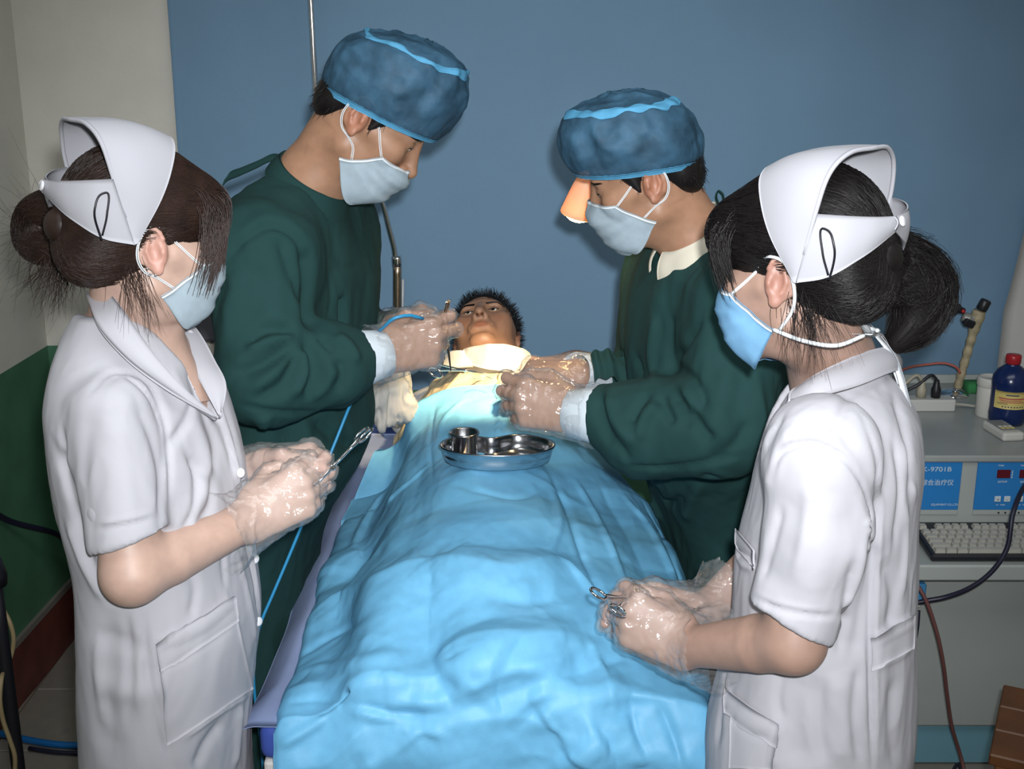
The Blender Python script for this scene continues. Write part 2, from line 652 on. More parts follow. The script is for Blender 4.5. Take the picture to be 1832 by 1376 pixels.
# ================================================================== human builders
M_SKIN_F = mat('skin_pale', (.47, .315, .25), .5, noise=(60, .08), attr=True, Subsurface_Weight=.12, Subsurface_Scale=.008)
M_SKIN_M = mat('skin_tan', (.335, .18, .108), .48, noise=(60, .10), attr=True, Subsurface_Weight=.1, Subsurface_Scale=.008)
M_SKIN_G = mat('skin_medium', (.34, .215, .165), .5, noise=(60, .08), attr=True, Subsurface_Weight=.12, Subsurface_Scale=.008)
for _m in (M_SKIN_F, M_SKIN_M, M_SKIN_G):
    _m.node_tree.nodes['Principled BSDF'].inputs['Subsurface Radius'].default_value = (1, .35, .2)
M_HAIR_B = mat('hair_dark_brown', (.026, .013, .009), .42, noise=(40, .4), spec=.45)
M_HAIR_K = mat('hair_black', (.0065, .0050, .0050), .42, noise=(40, .3), spec=.32)
M_EYE = mat('eyeball_white', (.62, .58, .54), .25)
M_IRIS = mat('iris_dark', (.012, .008, .006), .15)


class Head:
    """local frame: x to the subject's right, y forward, z up; origin between the ear canals"""

    def __init__(s, fwd, up, ear_world=None, side=1, scale=1.0, origin=None):
        y = nrm(fwd); z = nrm(np.asarray(up, float) - y * (np.asarray(up, float) @ y)); x = np.cross(y, z)
        s.R = np.stack([x, y, z], 1) * scale; s.sc = scale
        s.o = np.asarray(ear_world, float) - s.R @ V3(side * .076, -.01, 0) if origin is None else np.asarray(origin, float)

    def w(s, p):
        return np.asarray(p, float) @ s.R.T + s.o

    def l(s, p):
        return (np.asarray(p, float) - s.o) @ np.linalg.inv(s.R).T


EARV = []


def head_mesh(H, neck_to, neck_r=.054, female=False, eye_open=.0045, chest=None, h=.0028, ears=(1, -1), mouth=True, jaw=1.0):
    """one continuous head, ears, neck and neck root; returns V, F (world), tint, and the field"""
    nb = H.l(neck_to)
    lo = np.minimum(V3(-.1, -.125, -.125), nb - .075); hi = np.maximum(V3(.1, .135, .15), nb + .075)
    G = Vox(lo, hi, h)
    G.ell((0, -.006, .048), (.0745, .088, .085))
    G.ell((0, .03, -.012), (.0635 * jaw, .064, .088), k=.03)
    for q in (1, -1):
        G.cone((q * .050 * jaw, .0, -.05), (q * .016, .073, -.088), .018, .015, k=.025)
        G.ell((q * .040 * jaw, .058, -.014), (.024, .022, .026), k=.02)
        G.cone((q * .060, .02, -.002), (q * .048, .066, -.002), .011, .012, k=.02)
    G.ell((0, .080, -.086), (.019, .017, .014), k=.016)
    G.cone((-.034, .075, .036), (.034, .075, .036), .013, k=.02)
    for q in (1, -1):
        G.ell((q * .031, .100, .016), (.017, .017, .012), k=.018, op='s')
    # nose
    G.cone((0, .088, .024), (0, .110, -.018), .0075, .0105, k=.016)
    G.ell((0, .110, -.020), (.0115, .012, .0105), k=.006)
    for q in (1, -1):
        G.ell((q * .0125, .098, -.024), (.0082, .0095, .0085), k=.006)
        G.ell((q * .0062, .106, -.033), (.0038, .0058, .0075), k=.003, op='s')
    # lips
    G.ell((0, .085, -.052), (.030, .013, .020), k=.016)
    G.cone((-.020, .0895, -.0485), (.0, .0925, -.0475), .0034, k=.006); G.cone((.020, .0895, -.0485), (.0, .0925, -.0475), .0034, k=.006)
    G.ell((0, .094, -.0475), (.010, .005, .0040), k=.006)
    G.cone((-.016, .0915, -.0555), (.016, .0915, -.0555), .0042, k=.005)
    G.cone((-.026, .0905, -.0535), (.0, .0955, -.0515), .0011, k=.004, op='s'); G.cone((.026, .0905, -.0535), (.0, .0955, -.0515), .0011, k=.004, op='s')
    G.ell((0, .101, -.071), (.02, .008, .006), k=.012, op='s')
    # lids with an opening
    for q in (1, -1):
        G.ell((q * .031, .0735, .017), (.0158, .0145, .0128), k=.006)
        if eye_open > 0:
            G.ell((q * .031, .0890, .0155 - (.0045 - eye_open) * .8), (.0130, .0075, eye_open), k=.002, op='s')
        G.cone((q * .022, .0868, .027), (q * .041, .082, .027), .0012, k=.003, op='s')
    # ears
    for q in ears:
        c, sn = math.cos(rad(22)), math.sin(rad(22))
        # plate tilted back and flared
        R = np.array([[c, q * sn, 0], [-q * sn, c, 0], [0, 0, 1.0]])
        t = rad(-14); R = R @ np.array([[1, 0, 0], [0, math.cos(t), math.sin(t)], [0, -math.sin(t), math.cos(t)]])
        e = lambda p: R @ np.array([q * p[0], p[1], p[2]]) + np.array([q * .0735, -.014, .002])
        G.ell(e((0, 0, .002)), (.0055, .0185, .030), R, k=.004)
        G.ell(e((-.004, .006, -.004)), (.010, .012, .02), R, k=.008)
        G.ell(e((.0075, .003, -.003)), (.0055, .0095, .0135), R, k=.003, op='s')
        G.ell(e((.0068, -.001, .014)), (.0035, .0085, .010), R, k=.003, op='s')
        arc = [e((.003 + .002 * math.sin(a), .0175 * math.cos(a), .002 + .0295 * math.sin(a))) for a in np.linspace(rad(25), rad(215), 10)]
        G.chain(arc, [.0033] * 10, k=.002)
        G.chain([e((.0055, -.004, .014)), e((.006, -.0085, 0)), e((.0045, -.003, -.016))], [.0026] * 3, k=.003)
        G.ell(e((.0015, .004, -.027)), (.0045, .0085, .008), R, k=.004)
        G.ell(e((.005, .0135, -.003)), (.0035, .004, .006), R, k=.003)
    # neck
    G.cone((0, -.022, -.02), nb, neck_r * .95 / 1.0, neck_r / H.sc, k=.03)
    G.cone((0, .02, -.075), nb + V3(0, .0, .02), .032, .045, k=.03)
    if chest is not None:
        for c in chest: G.cone(H.l(c[0]), H.l(c[1]), c[2], c[3], k=.03)
    V, F = G.mesh(1)
    # colour of the skin itself: lips, ears, lash line; the nostrils' shade is painted in
    T = np.ones((len(V), 3))

    def blot(c, r, col):
        d = np.linalg.norm((V - np.asarray(c)) / np.asarray(r), axis=1)
        wgt = np.clip(1.25 - d, 0, 1) ** 1
        wgt = np.minimum(wgt * 1.6, 1)[:, None]
        T[:] = T * (1 - wgt) + np.asarray(col) * T * wgt
    if mouth:
        blot((0, .097, -.048), (.021, .012, .0045), (.92, .66, .64)); blot((0, .097, -.056), (.019, .012, .0045), (.95, .70, .67))
    for q in ears:
        blot((q * .085, -.014, .0), (.014, .03, .04), (1.0, .80, .78))
    for q in (1, -1):
        blot((q * .0062, .108, -.030), (.0042, .007, .006), (.25, .14, .12))
        blot((q * .031, .09, .0155 - (.0045 - eye_open) * .8 + eye_open), (.0165, .012, .0028), (.12, .09, .08))
        blot((q * .035, .075, -.02), (.03, .03, .022), (1.0, .9, .88))
    return H.w(V), F, T, G


def push_out(G, p, gap):
    p = np.asarray(p, float).copy(); e = 2e-3
    for _ in range(6):
        d = G.at(p)
        gr = np.stack([G.at(p + V3(e, 0, 0)) - G.at(p - V3(e, 0, 0)), G.at(p + V3(0, e, 0)) - G.at(p - V3(0, e, 0)), G.at(p + V3(0, 0, e)) - G.at(p - V3(0, 0, e))], 1)
        gr /= np.linalg.norm(gr, axis=1)[:, None] + 1e-9
        p = p + gr * np.where(d < .5, np.clip(gap - d, 0, .02), 0)[:, None]
    return p


def lashes(H, parent, G, m, eye_open):
    for q in (1, -1):
        x = np.linspace(.0185, .0445, 16)
        z = .0155 - (.0045 - eye_open) * .8 + eye_open * np.sqrt(np.clip(1 - ((x - .031) / .0145) ** 2, 0, 1)) + .0002
        p = np.stack([q * x, np.full(16, .094), z], 1)
        for _ in range(8): p[:, 1] -= np.clip(G.at(p) - .0004, -.01, .01)
        add('eyelash', tube(H.w(p), .0008 * np.interp(np.linspace(0, 1, 16), [0, .3, .8, 1], [.5, 1, 1.2, .7]), 6), m, parent)


def eyes(H, parent, look=(0, 1, -.1)):
    lk = nrm(look)
    for q in (1, -1):
        c = V3(q * .031, .0755, .0155)
        M = frame(c, lk)
        ball = lathe([(.0001 + .0118 * math.sin(a), .0118 * math.cos(a)) for a in np.linspace(.42, math.pi - .01, 12)], 20, M)
        iris = lathe([(.0001 + .0119 * math.sin(a), .0119 * math.cos(a)) for a in np.linspace(.01, .44, 5)], 20, M)
        e = add('eye', (H.w(ball[0]), ball[1]), M_EYE, parent)
        add('iris', (H.w(iris[0]), iris[1]), M_IRIS, e)


def strands(paths, r, seg=3):
    """paths (n, k, 3) -> thin tapered hairs as one mesh"""
    P_ = np.asarray(paths, float); n, k = P_.shape[:2]
    T = np.gradient(P_, axis=1); T /= np.linalg.norm(T, axis=2)[..., None] + 1e-9
    a = np.array([.31, .52, .79]); u = np.cross(T, a); u /= np.linalg.norm(u, axis=2)[..., None] + 1e-9
    w = np.cross(T, u)
    tp = np.linspace(1, .25, k)[None, :, None] * (np.asarray(r).reshape(-1, 1, 1) if not np.isscalar(r) else r)
    rings = []
    for j in range(seg):
        an = 2 * math.pi * j / seg
        rings.append(P_ + tp * (math.cos(an) * u + math.sin(an) * w))
    V = np.stack(rings, 2).reshape(-1, 3)
    i = np.arange(n)[:, None, None]; s_ = np.arange(k - 1)[None, :, None]; j = np.arange(seg)[None, None, :]
    j2 = (j + 1) % seg
    b = i * k * seg
    F = np.stack(np.broadcast_arrays(b + s_ * seg + j, b + s_ * seg + j2, b + (s_ + 1) * seg + j2, b + (s_ + 1) * seg + j), -1).reshape(-1, 4)
    return V, F


def brows(H, parent, m, G=None, n=240):
    out = []
    for q in (1, -1):
        t = rng.random(n); x = .014 + .034 * t
        y = .0915 - .020 * t ** 2; z = .0335 + .005 * np.sin(t * 2.4) - .003 * t + (rng.random(n) - .5) * .0055 * (1.1 - .6 * t)
        a = np.stack([q * x, y, z], 1); L = .009
        if G is not None:
            for _ in range(5):
                a[:, 1] -= np.clip(G.at(a) - .0006, -.01, .01)
        d = np.stack([q * np.full(n, .9), np.full(n, -.25) - .4 * t, .25 - .5 * t], 1); d /= np.linalg.norm(d, axis=1)[:, None]
        pth = a[:, None, :] + d[:, None, :] * (np.linspace(0, L, 4)[None, :, None])
        if G is not None:
            fp = pth.reshape(-1, 3)
            for _ in range(6): fp[:, 1] -= np.clip(G.at(fp) - .0007, -.01, .01)
            pth = fp.reshape(pth.shape)
        out.append(strands(H.w(pth), .0008))
    for o in out: add('eyebrow', o, m, parent)


# ------------------------------------------------------------------ hands
def hand_frame(W, X, back):
    X = nrm(X); Zb = nrm(np.asarray(back, float) - X * (np.asarray(back, float) @ X))
    return np.asarray(W, float), X, Zb


FING = {'index': ((.090, .027, .0), (.044, .026, .022)), 'middle': ((.093, .007, .003), (.049, .030, .023)),
        'ring': ((.087, -.013, .001), (.045, .028, .023)), 'little': ((.078, -.031, -.004), (.035, .021, .020))}


def hand_joints(W, X, Zb, left, pose, s):
    Y = np.cross(Zb, X) * (-1 if left else 1)
    w = lambda p: W + s * (X * p[0] + Y * p[1] + Zb * p[2])
    J = {}
    for k, (m, Ls) in FING.items():
        a = pose.get(k, (30, 40, 25)); sp = pose.get('spread', {}).get(k, {'index': 4, 'middle': 0, 'ring': -4, 'little': -9}[k])
        p = np.array(m, float); pts = [p.copy()]; ang = 0
        for i in range(3):
            ang += rad(a[i])
            d = np.array([math.cos(ang), math.sin(rad(sp)) * max(math.cos(ang), .15), -math.sin(ang)]); d = nrm(d)
            p = p + d * Ls[i]; pts.append(p.copy())
        J[k] = [w(q) for q in pts]
    th = pose.get('thumb', [(.020, .026, -.010), (.055, .048, -.022), (.088, .050, -.030), (.112, .040, -.036)])
    J['thumb'] = [w(q) for q in th]
    J['w'] = w
    return J


def hand_sdf(G, J, s, grow=0.0, k=.006):
    w = J['w']; g = grow
    for kf, (m, _) in FING.items():
        G.cone(w((0, m[1] * .55, 0)), J[kf][0], .0155 * s + g, .0125 * s + g, k=.012)
    G.ell_like = None
    G.cone(w((.03, .018, -.008)), w((.075, .018, -.008)), .016 * s + g, .013 * s + g, k=.014)
    G.cone(w((.03, -.018, -.008)), w((.066, -.022, -.008)), .015 * s + g, .011 * s + g, k=.014)
    t = J['thumb']
    G.cone(w((.012, .012, -.006)), t[0], .016 * s + g, .0165 * s + g, k=.012)
    G.cone(t[0], t[1], .0165 * s + g, .0125 * s + g, k=.012)
    G.cone(t[1], t[2], .0118 * s + g, .0105 * s + g, k=.004)
    G.cone(t[2], t[3], .0105 * s + g, .0080 * s + g, k=.003)
    r0 = {'index': .0098, 'middle': .0102, 'ring': .0096, 'little': .0085}
    for kf in FING:
        p = J[kf]; r = r0[kf] * s
        H2 = Vox(np.min(p, 0) - .03, np.max(p, 0) + .03, G.h)
        # snap finger grid to the main grid
        H2.lo = G.lo + np.round((H2.lo - G.lo) / G.h) * G.h
        n = H2.f.shape; H2.ax = [(H2.lo[i] + G.h * np.arange(n[i])).astype(np.float32) for i in range(3)]
        H2.cone(p[0], p[1], r * 1.08 + g, r + g)
        H2.cone(p[1], p[2], r * 1.0 + g, r * .92 + g, k=.002)
        H2.cone(p[2], p[3], r * .92 + g, r * .76 + g, k=.002)
        o = np.round((H2.lo - G.lo) / G.h).astype(int)
        a = [max(o[i], 0) for i in range(3)]; b = [min(o[i] + n[i], G.f.shape[i]) for i in range(3)]
        if any(b[i] <= a[i] for i in range(3)): continue
        sl = tuple(slice(a[i], b[i]) for i in range(3)); s2 = tuple(slice(a[i] - o[i], b[i] - o[i]) for i in range(3))
        d = H2.f[s2]
        kk = np.float32(k if g == 0 else k * 1.5)
        # fingers join the palm softly near the knuckle but stay apart from each other
        X, Y, Z = [G.ax[i][sl[i]] for i in range(3)]
        dist = np.sqrt((X[:, None, None] - p[0][0]) ** 2 + (Y[None, :, None] - p[0][1]) ** 2 + (Z[None, None, :] - p[0][2]) ** 2)
        ke = np.clip((.030 * s - dist) / (.020 * s), .12, 1).astype(np.float32) * kk
        A = G.f[sl]; h = np.maximum(ke - np.abs(A - d), 0) / ke
        G.f[sl] = np.minimum(A, d) - h * h * ke * .25


POSE_GRIP = {'index': (58, 78, 40), 'middle': (62, 80, 42), 'ring': (66, 82, 42), 'little': (70, 82, 42),
             'thumb': [(.020, .026, -.012), (.056, .040, -.034), (.088, .034, -.044), (.110, .020, -.050)]}
POSE_PINCH = {'index': (48, 62, 30), 'middle': (56, 66, 36), 'ring': (60, 74, 40), 'little': (62, 76, 40),
              'thumb': [(.020, .026, -.012), (.058, .044, -.036), (.092, .038, -.048), (.118, .026, -.054)]}
POSE_SOFT = {'index': (22, 30, 18), 'middle': (28, 36, 22), 'ring': (34, 42, 26), 'little': (38, 44, 28),
             'thumb': [(.020, .026, -.010), (.056, .046, -.026), (.090, .042, -.036), (.114, .034, -.042)]}


def arm_mesh(S, E, W, X, back, left, pose, s=1.0, r=(.043, .037, .036, .026), h=.003, fat=1.0):
    """upper arm, forearm and hand as one surface"""
    S, E, W = [np.asarray(p, float) for p in (S, E, W)]
    W, X, Zb = hand_frame(W, X, back)
    J = hand_joints(W, X, Zb, left, pose, s)
    allp = np.array([S, E, W] + [q for k in FING for q in J[k]] + J['thumb'])
    lo, hi = allp.min(0) - .06, allp.max(0) + .06
    G = Vox(lo, hi, h)
    M = E + (W - E) * .3
    G.cone(S, E, r[0] * fat, r[1] * fat)
    G.cone(E, M, r[1] * fat * .98, r[2] * fat * 1.06, k=.016)
    G.cone(M, W - (W - E) * .04, r[2] * fat * 1.06, r[3] * fat, k=.002)
    Y = np.cross(Zb, X)
    G.cone(W - Y * .008 * s, W + Y * .008 * s, .021 * s, k=.02)
    hand_sdf(G, J, s)
    V, F = G.mesh(1)
    T = np.ones((len(V), 3))
    for k in list(FING) + ['thumb']:
        d = np.linalg.norm(V - J[k][3], axis=1)
        T *= 1 - np.clip(1 - d / .02, 0, 1)[:, None] * np.array([0, .16, .16])
        d = np.linalg.norm(V - J[k][1], axis=1)
        T *= 1 - np.clip(1 - d / .016, 0, 1)[:, None] * np.array([0, .12, .12])
    return V, F, T, J, (W, X, Zb)


def glove_mesh(J, fr, E, s, cuff=.06, flare=.04, grow=.0022, h=.0032, seed=1, crumple=.0034):
    W, X, Zb = fr; E = np.asarray(E, float)
    d = nrm(E - W)
    allp = np.array([W, W + d * (cuff + .02)] + [q for k in FING for q in J[k]] + J['thumb'])
    G = Vox(allp.min(0) - .065, allp.max(0) + .065, h)
    hand_sdf(G, J, s, grow=grow, k=.016)
    Y = np.cross(Zb, X)
    G.cone(J['w']((.02, 0, 0)), W, .026 * s + grow, .030 * s, k=.03)
    G.cone(W - Y * .008, W + d * cuff - Y * .012, .030 * s, flare, k=.02)
    G.cone(W + Y * .008, W + d * cuff + Y * .012, .030 * s, flare, k=.02)
    G.plane(W + d * cuff, d)
    V, F = G.mesh(2)
    N = vnormals(V, F)
    q = V + .004 * np.stack([vnoise(V * 60, seed + 5), vnoise(V * 60, seed + 6), vnoise(V * 60, seed + 7)], 1)
    r = np.abs(vnoise(q * 50, seed)) + .8 * np.abs(vnoise(q * 105, seed + 2))
    V = V + N * ((.85 - r) * crumple * 1.5)[:, None]
    # open at the cuff
    c = V[F].mean(1)
    F = F[((c - W) @ d) < cuff - .003 - .012 * np.abs(vnoise(c * 40, seed))]
    return V, F


def mask_grid(dz=0.0, wy=.0, wx=.0655, top=.0, bot=.0, nu=41, nv=25, puff=0.0, seed=0, tilt=0.0, pleat=.0022):
    """pleated face mask in head space"""
    u = np.linspace(-1, 1, nu); v = np.linspace(0, 1, nv)
    my = spl([0, .22, .5, .8, 1], [.105, .1235, .117 + puff, .104 + puff, .078], v)
    mz = spl([0, .22, .5, .8, 1], [.004 + top, -.018 + top * .5, -.050, -.083, -.104 + bot], v)
    ey = spl([0, .35, .65, 1], [.058, .042, .024, .006], v) + wy
    ez = spl([0, .35, .65, 1], [-.008, -.030, -.047, -.058], v) + top * .25
    au = np.abs(u)
    a = au ** 1.7
    yb = np.cos(au * math.pi / 2) ** .85
    Y = ey[:, None] + (my - ey)[:, None] * yb[None, :]
    Z = mz[:, None] * (1 - a) + ez[:, None] * a + dz - .024 * np.sin(np.pi * au ** 1.15)[None, :] * (v ** 2)[:, None]
    X = wx * np.sin(u * 1.35) / math.sin(1.35)
    X = np.broadcast_to(X, Y.shape).copy()
    X *= (1 - .22 * (np.clip(v - .8, 0, 1) / .2) ** 2 * 0)[:, None]
    pl = np.zeros(nv)
    for c in (.3, .48, .66):
        t = (v - c) / .12; pl += np.where((t > 0) & (t < 1), 1 - t, 0) * pleat
    off = pl[:, None] * (1 - au[None, :] ** 3) + .0022 * vnoise(np.stack([X.ravel() * 45, Y.ravel() * 45, Z.ravel() * 45 + seed], 1), seed).reshape(Y.shape)
    nx, ny = X / .07, (Y - .0) / .1
    ln = np.sqrt(nx ** 2 + ny ** 2) + 1e-6
    X += off * nx / ln; Y += off * ny / ln
    Y += tilt * X
    return np.stack([X, Y, Z], 2)


def make_mask(H, parent, m, m_edge, loops='ear', G=None, **kw):
    g = mask_grid(**kw)
    if G is not None:   # keep it just off the face
        p = g.reshape(-1, 3)
        for _ in range(6):
            d = G.at(p); e = 2e-3
            gr = np.stack([G.at(p + V3(e, 0, 0)) - G.at(p - V3(e, 0, 0)), G.at(p + V3(0, e, 0)) - G.at(p - V3(0, e, 0)), G.at(p + V3(0, 0, e)) - G.at(p - V3(0, 0, e))], 1)
            gr /= np.linalg.norm(gr, axis=1)[:, None] + 1e-9
            push = np.where(d < .5, np.clip(.0035 - d, 0, .02), 0)
            p = p + gr * push[:, None]
        g = p.reshape(g.shape)
    o = add('face_mask', sheet(H.w(g), .001), m, parent)
    # edge binding, top and bottom and sides
    for name, line in (('mask_edge', g[0]), ('mask_edge', g[:, 0]), ('mask_edge', g[:, -1])):
        ln = line + nrm(line.mean(0) - V3(0, 0, -.05)) * .0008
        nr = line / (np.linalg.norm(line[:, :2], axis=1)[:, None] + 1e-9); nr[:, 2] = 0
        dn = g[min(2, len(g) - 1)] - g[0] if line is g[0] else None
        w = .0045
        if line.shape[0] == g.shape[1]:
            dv = nrm_rows(g[2] - g[0]) * w
        else:
            dv = nrm_rows((g[:, 1] - g[:, 0]) if np.allclose(line, g[:, 0]) else (g[:, -2] - g[:, -1])) * w
        gr = np.stack([line + nr * .0012, line + dv + nr * .0012])
        add(name, sheet(H.w(gr), .0006), m_edge, o)
    if loops == 'ear':
        for q in (1, -1):
            a = g[1, -1 if q > 0 else 0]; b = g[16, -1 if q > 0 else 0]
            pts = [a, (q * .0725, .018, .014), (q * .0775, -.002, .032), (q * .0785, -.022, .034), (q * .0770, -.036, .012), (q * .0755, -.034, -.014), (q * .0735, -.020, -.030), (q * .0715, -.006, -.034), (q * .069, .010, -.041), b]
            for j in (0, 1):
                pp = np.array([V3(*p) for p in pts]) + V3(0, .0022 * j, .0012 * j)
                lp = spline(pp, 48)
                if G is not None: lp = push_out(G, lp, .0012)
                add('ear_loop', tube(H.w(lp), .0008, 5), m_edge, o)
    return o, g


def nrm_rows(a):
    return a / (np.linalg.norm(a, axis=1)[:, None] + 1e-9)


def wrinkle(VF, amp, scale, seed=0, stretch=(1, 1, 1), region=None, ridged=True):
    """cloth relief along the normals"""
    V, F = VF; N = vnormals(V, F)
    q = V * np.asarray(stretch) * scale
    q = q + .6 * np.stack([vnoise(q * .7, seed + 5), vnoise(q * .7, seed + 6), vnoise(q * .7, seed + 7)], 1)
    r = fbm(q, seed, 3)
    if ridged: r = .45 - np.abs(r) * 1.3
    wgt = 1.0 if region is None else region(V)
    return V + N * (r * amp * wgt)[:, None], F


def folds(VF, lines, n=24):
    """lines: (pixels, width, depth[, step]) drawn over the garment as seen in the photograph"""
    V, F = VF
    bv = bvh(VF); N = vnormals(V, F)
    for ln in lines:
        L = cast_bvh(bv, ln[0], n)
        if len(L) < 3: continue
        # break where the cast jumps to something else
        jumps = np.linalg.norm(np.diff(L, axis=0), axis=1)
        keep = [0]
        for i, j in enumerate(jumps):
            if j < .08: keep.append(i + 1)
            elif len(keep) > 2: break
            else: keep = [i + 1]
        L = L[keep]
        if len(L) < 2: continue
        V = crease(V, N, L, ln[1], ln[2], ln[3] if len(ln) > 3 else False)
    return V, F


def shoe(p, yaw, m, parent):
    G = Vox(V3(-.07, -.12, 0), V3(.07, .2, .12), .006)
    G.cone((0, -.05, .04), (0, .04, .042), .04, .042, k=.02)
    G.cone((0, .04, .036), (0, .13, .03), .042, .030, k=.03)
    G.plane((0, 0, .004), (0, 0, -1))
    V, F = G.mesh(1)
    c, s = math.cos(yaw - math.pi / 2), math.sin(yaw - math.pi / 2)
    R = np.array([[c, -s, 0], [s, c, 0], [0, 0, 1]])
    V = V @ R.T + np.array([p[0], p[1], -.003])
    return add('shoe', (V, F), m, parent)


def neck_ring(nb, axis, fwd, hin, hout, rin, rout, th0=0.0, n=80, rows=10, bulge=.004, thick=.003, close=True, ry=1.0):
    """a collar or neckband round the neck: heights and radii as functions of the angle from the front"""
    a = nrm(axis); f = nrm(np.asarray(fwd, float) - a * (np.asarray(fwd, float) @ a)); l = np.cross(a, f)
    th = np.linspace(-math.pi, math.pi, n, endpoint=False) if close else np.linspace(th0, 2 * math.pi - th0, n)
    d = np.cos(th)[:, None] * f + np.sin(th)[:, None] * l * ry
    i_ = nb + a * hin(th)[:, None] + d * rin(th)[:, None]
    o_ = nb + a * hout(th)[:, None] + d * rout(th)[:, None]
    t = np.linspace(0, 1, rows)[:, None, None]
    g = i_[None] * (1 - t) + o_[None] * t + (d * .6 + a * .8)[None] * np.sin(t * math.pi) * bulge
    return sheet(g, thick, close=close)


def front(th):
    return (1 + np.cos(th)) / 2


def smooth_yaw(yaw):
    return V3(math.cos(yaw), math.sin(yaw), 0)
# ================================================================== the room
WY = 3.34          # back wall
M_WALL = mat('wall_cream_paint', (.66, .64, .57), .75, noise=(6, .06), bump=(90, .12, .004))
M_WGREEN = mat('wall_green_paint', (.075, .20, .115), .42, noise=(9, .14), bump=(70, .1, .004))
M_BASE = mat('baseboard_red_paint', (.15, .042, .032), .5, noise=(14, .25))
M_BCAP = mat('baseboard_cap_grey', (.20, .18, .16), .7)
M_CEIL = mat('ceiling_white', (.6, .6, .58), .8)


def face_split(zs, f):
    return f


def structure(name, VF, m, parent=None, smooth=False):
    return add(name, VF, m, parent, smooth, kind=None if parent else 'structure')


WZ = .882          # top of the green paint
wb = structure('wall_back', bx(-1.6, 1.9, WY, WY + .12, WZ, 2.9, 0), M_WALL)
structure('lower_paint', bx(-1.6, 1.9, WY - .001, WY + .12, 0, WZ, 0), M_WGREEN, wb)
# left wall: runs toward the camera from the corner, the corner itself seen at the left of the photograph
CX = P(87, 640, WY)[0]
ang = rad(3.0)
LD = V3(-math.sin(ang) * .0 - .02, -1, 0)


def leftwall(z0, z1, off=0.0):
    a = V3(CX + off, WY, 0); b = V3(CX + off - .16, -.9, 0)
    pts = [a, b, b + V3(-.12, 0, 0), a + V3(-.12, 0, 0)]
    V = [(p[0], p[1], z) for z in (z0, z1) for p in pts]
    F = [(0, 1, 2, 3), (7, 6, 5, 4), (0, 4, 5, 1), (1, 5, 6, 2), (2, 6, 7, 3), (3, 7, 4, 0)]
    return np.array(V), F


wl = structure('wall_left', leftwall(WZ, 2.9), M_WALL)
structure('lower_paint', leftwall(0, WZ, .001), M_WGREEN, wl)
bl = structure('baseboard_left', leftwall(0, .165, .010), M_BASE)
structure('cap', leftwall(.165, .182, .012), M_BCAP, bl)
bb = structure('baseboard_back', bx(CX, 1.9, WY - .012, WY, 0, .165, 0), M_BASE)
structure('cap', bx(CX, 1.9, WY - .014, WY, .165, .182, 0), M_BCAP, bb)
structure('wall_right', bx(1.9, 2.0, -.9, WY + .12, 0, 2.9, 0), M_WALL)
structure('wall_front', bx(-1.6, 2.0, -1.0, -.9, 0, 2.9, 0), M_WALL)
structure('ceiling', bx(-1.7, 2.0, -1.0, WY + .12, 2.9, 3.0, 0), M_CEIL)

# ------------------------------------------------------------------ floor covering: printed tile pattern
M_FLOOR = bpy.data.materials.new('printed_floor'); M_FLOOR.use_nodes = True
_nt = M_FLOOR.node_tree; _N = _nt.nodes; _L = _nt.links; _b = _N['Principled BSDF']; _b.inputs['Roughness'].default_value = .38
_tc = _N.new('ShaderNodeTexCoord')
_n1 = _N.new('ShaderNodeTexNoise'); _n1.inputs['Scale'].default_value = 26; _n1.inputs['Detail'].default_value = 6
_mx = _N.new('ShaderNodeMix'); _mx.data_type = 'RGBA'; _mx.inputs[6].default_value = (.20, .185, .16, 1); _mx.inputs[7].default_value = (.29, .265, .225, 1)
_L.new(_tc.outputs['Object'], _n1.inputs['Vector']); _L.new(_n1.outputs['Fac'], _mx.inputs[0])
_n2 = _N.new('ShaderNodeTexVoronoi'); _n2.inputs['Scale'].default_value = 9; _n2.feature = 'SMOOTH_F1'
_cr = _N.new('ShaderNodeValToRGB'); _cr.color_ramp.elements[0].position = .22; _cr.color_ramp.elements[0].color = (1, 1, 1, 1)
_cr.color_ramp.elements[1].position = .30; _cr.color_ramp.elements[1].color = (0, 0, 0, 1)
_L.new(_tc.outputs['Object'], _n2.inputs['Vector']); _L.new(_n2.outputs['Distance'], _cr.inputs['Fac'])
_m2 = _N.new('ShaderNodeMix'); _m2.data_type = 'RGBA'; _m2.inputs[7].default_value = (.095, .115, .17, 1)
_L.new(_mx.outputs[2], _m2.inputs[6]); _L.new(_cr.outputs[0], _m2.inputs[0]); _L.new(_m2.outputs[2], _b.inputs['Base Color'])
M_GROUT = mat('floor_grout', (.17, .13, .09), .7)
fl = structure('floor', bx(-1.7, 2.0, -1.0, WY + .12, -.06, -.004, 0), M_GROUT)
_tv, _tf = bx(-.147, .147, -.147, .147, -.008, 0, .002)
_tile = None
for ix in range(12):
    for iy in range(14):
        x, y = -1.45 + ix * .3, -.75 + iy * .3
        if x > 1.88 or y > WY: continue
        if _tile is None:
            _tile = add('tile', (_tv + np.array([x, y, 0]), _tf), M_FLOOR, fl, smooth=False)
            t0 = (x, y)
        else:
            t = _tile.copy(); COL.objects.link(t); t.parent = fl
            t.location = (x - t0[0], y - t0[1], 0)
            t.rotation_euler = (0, 0, 0)

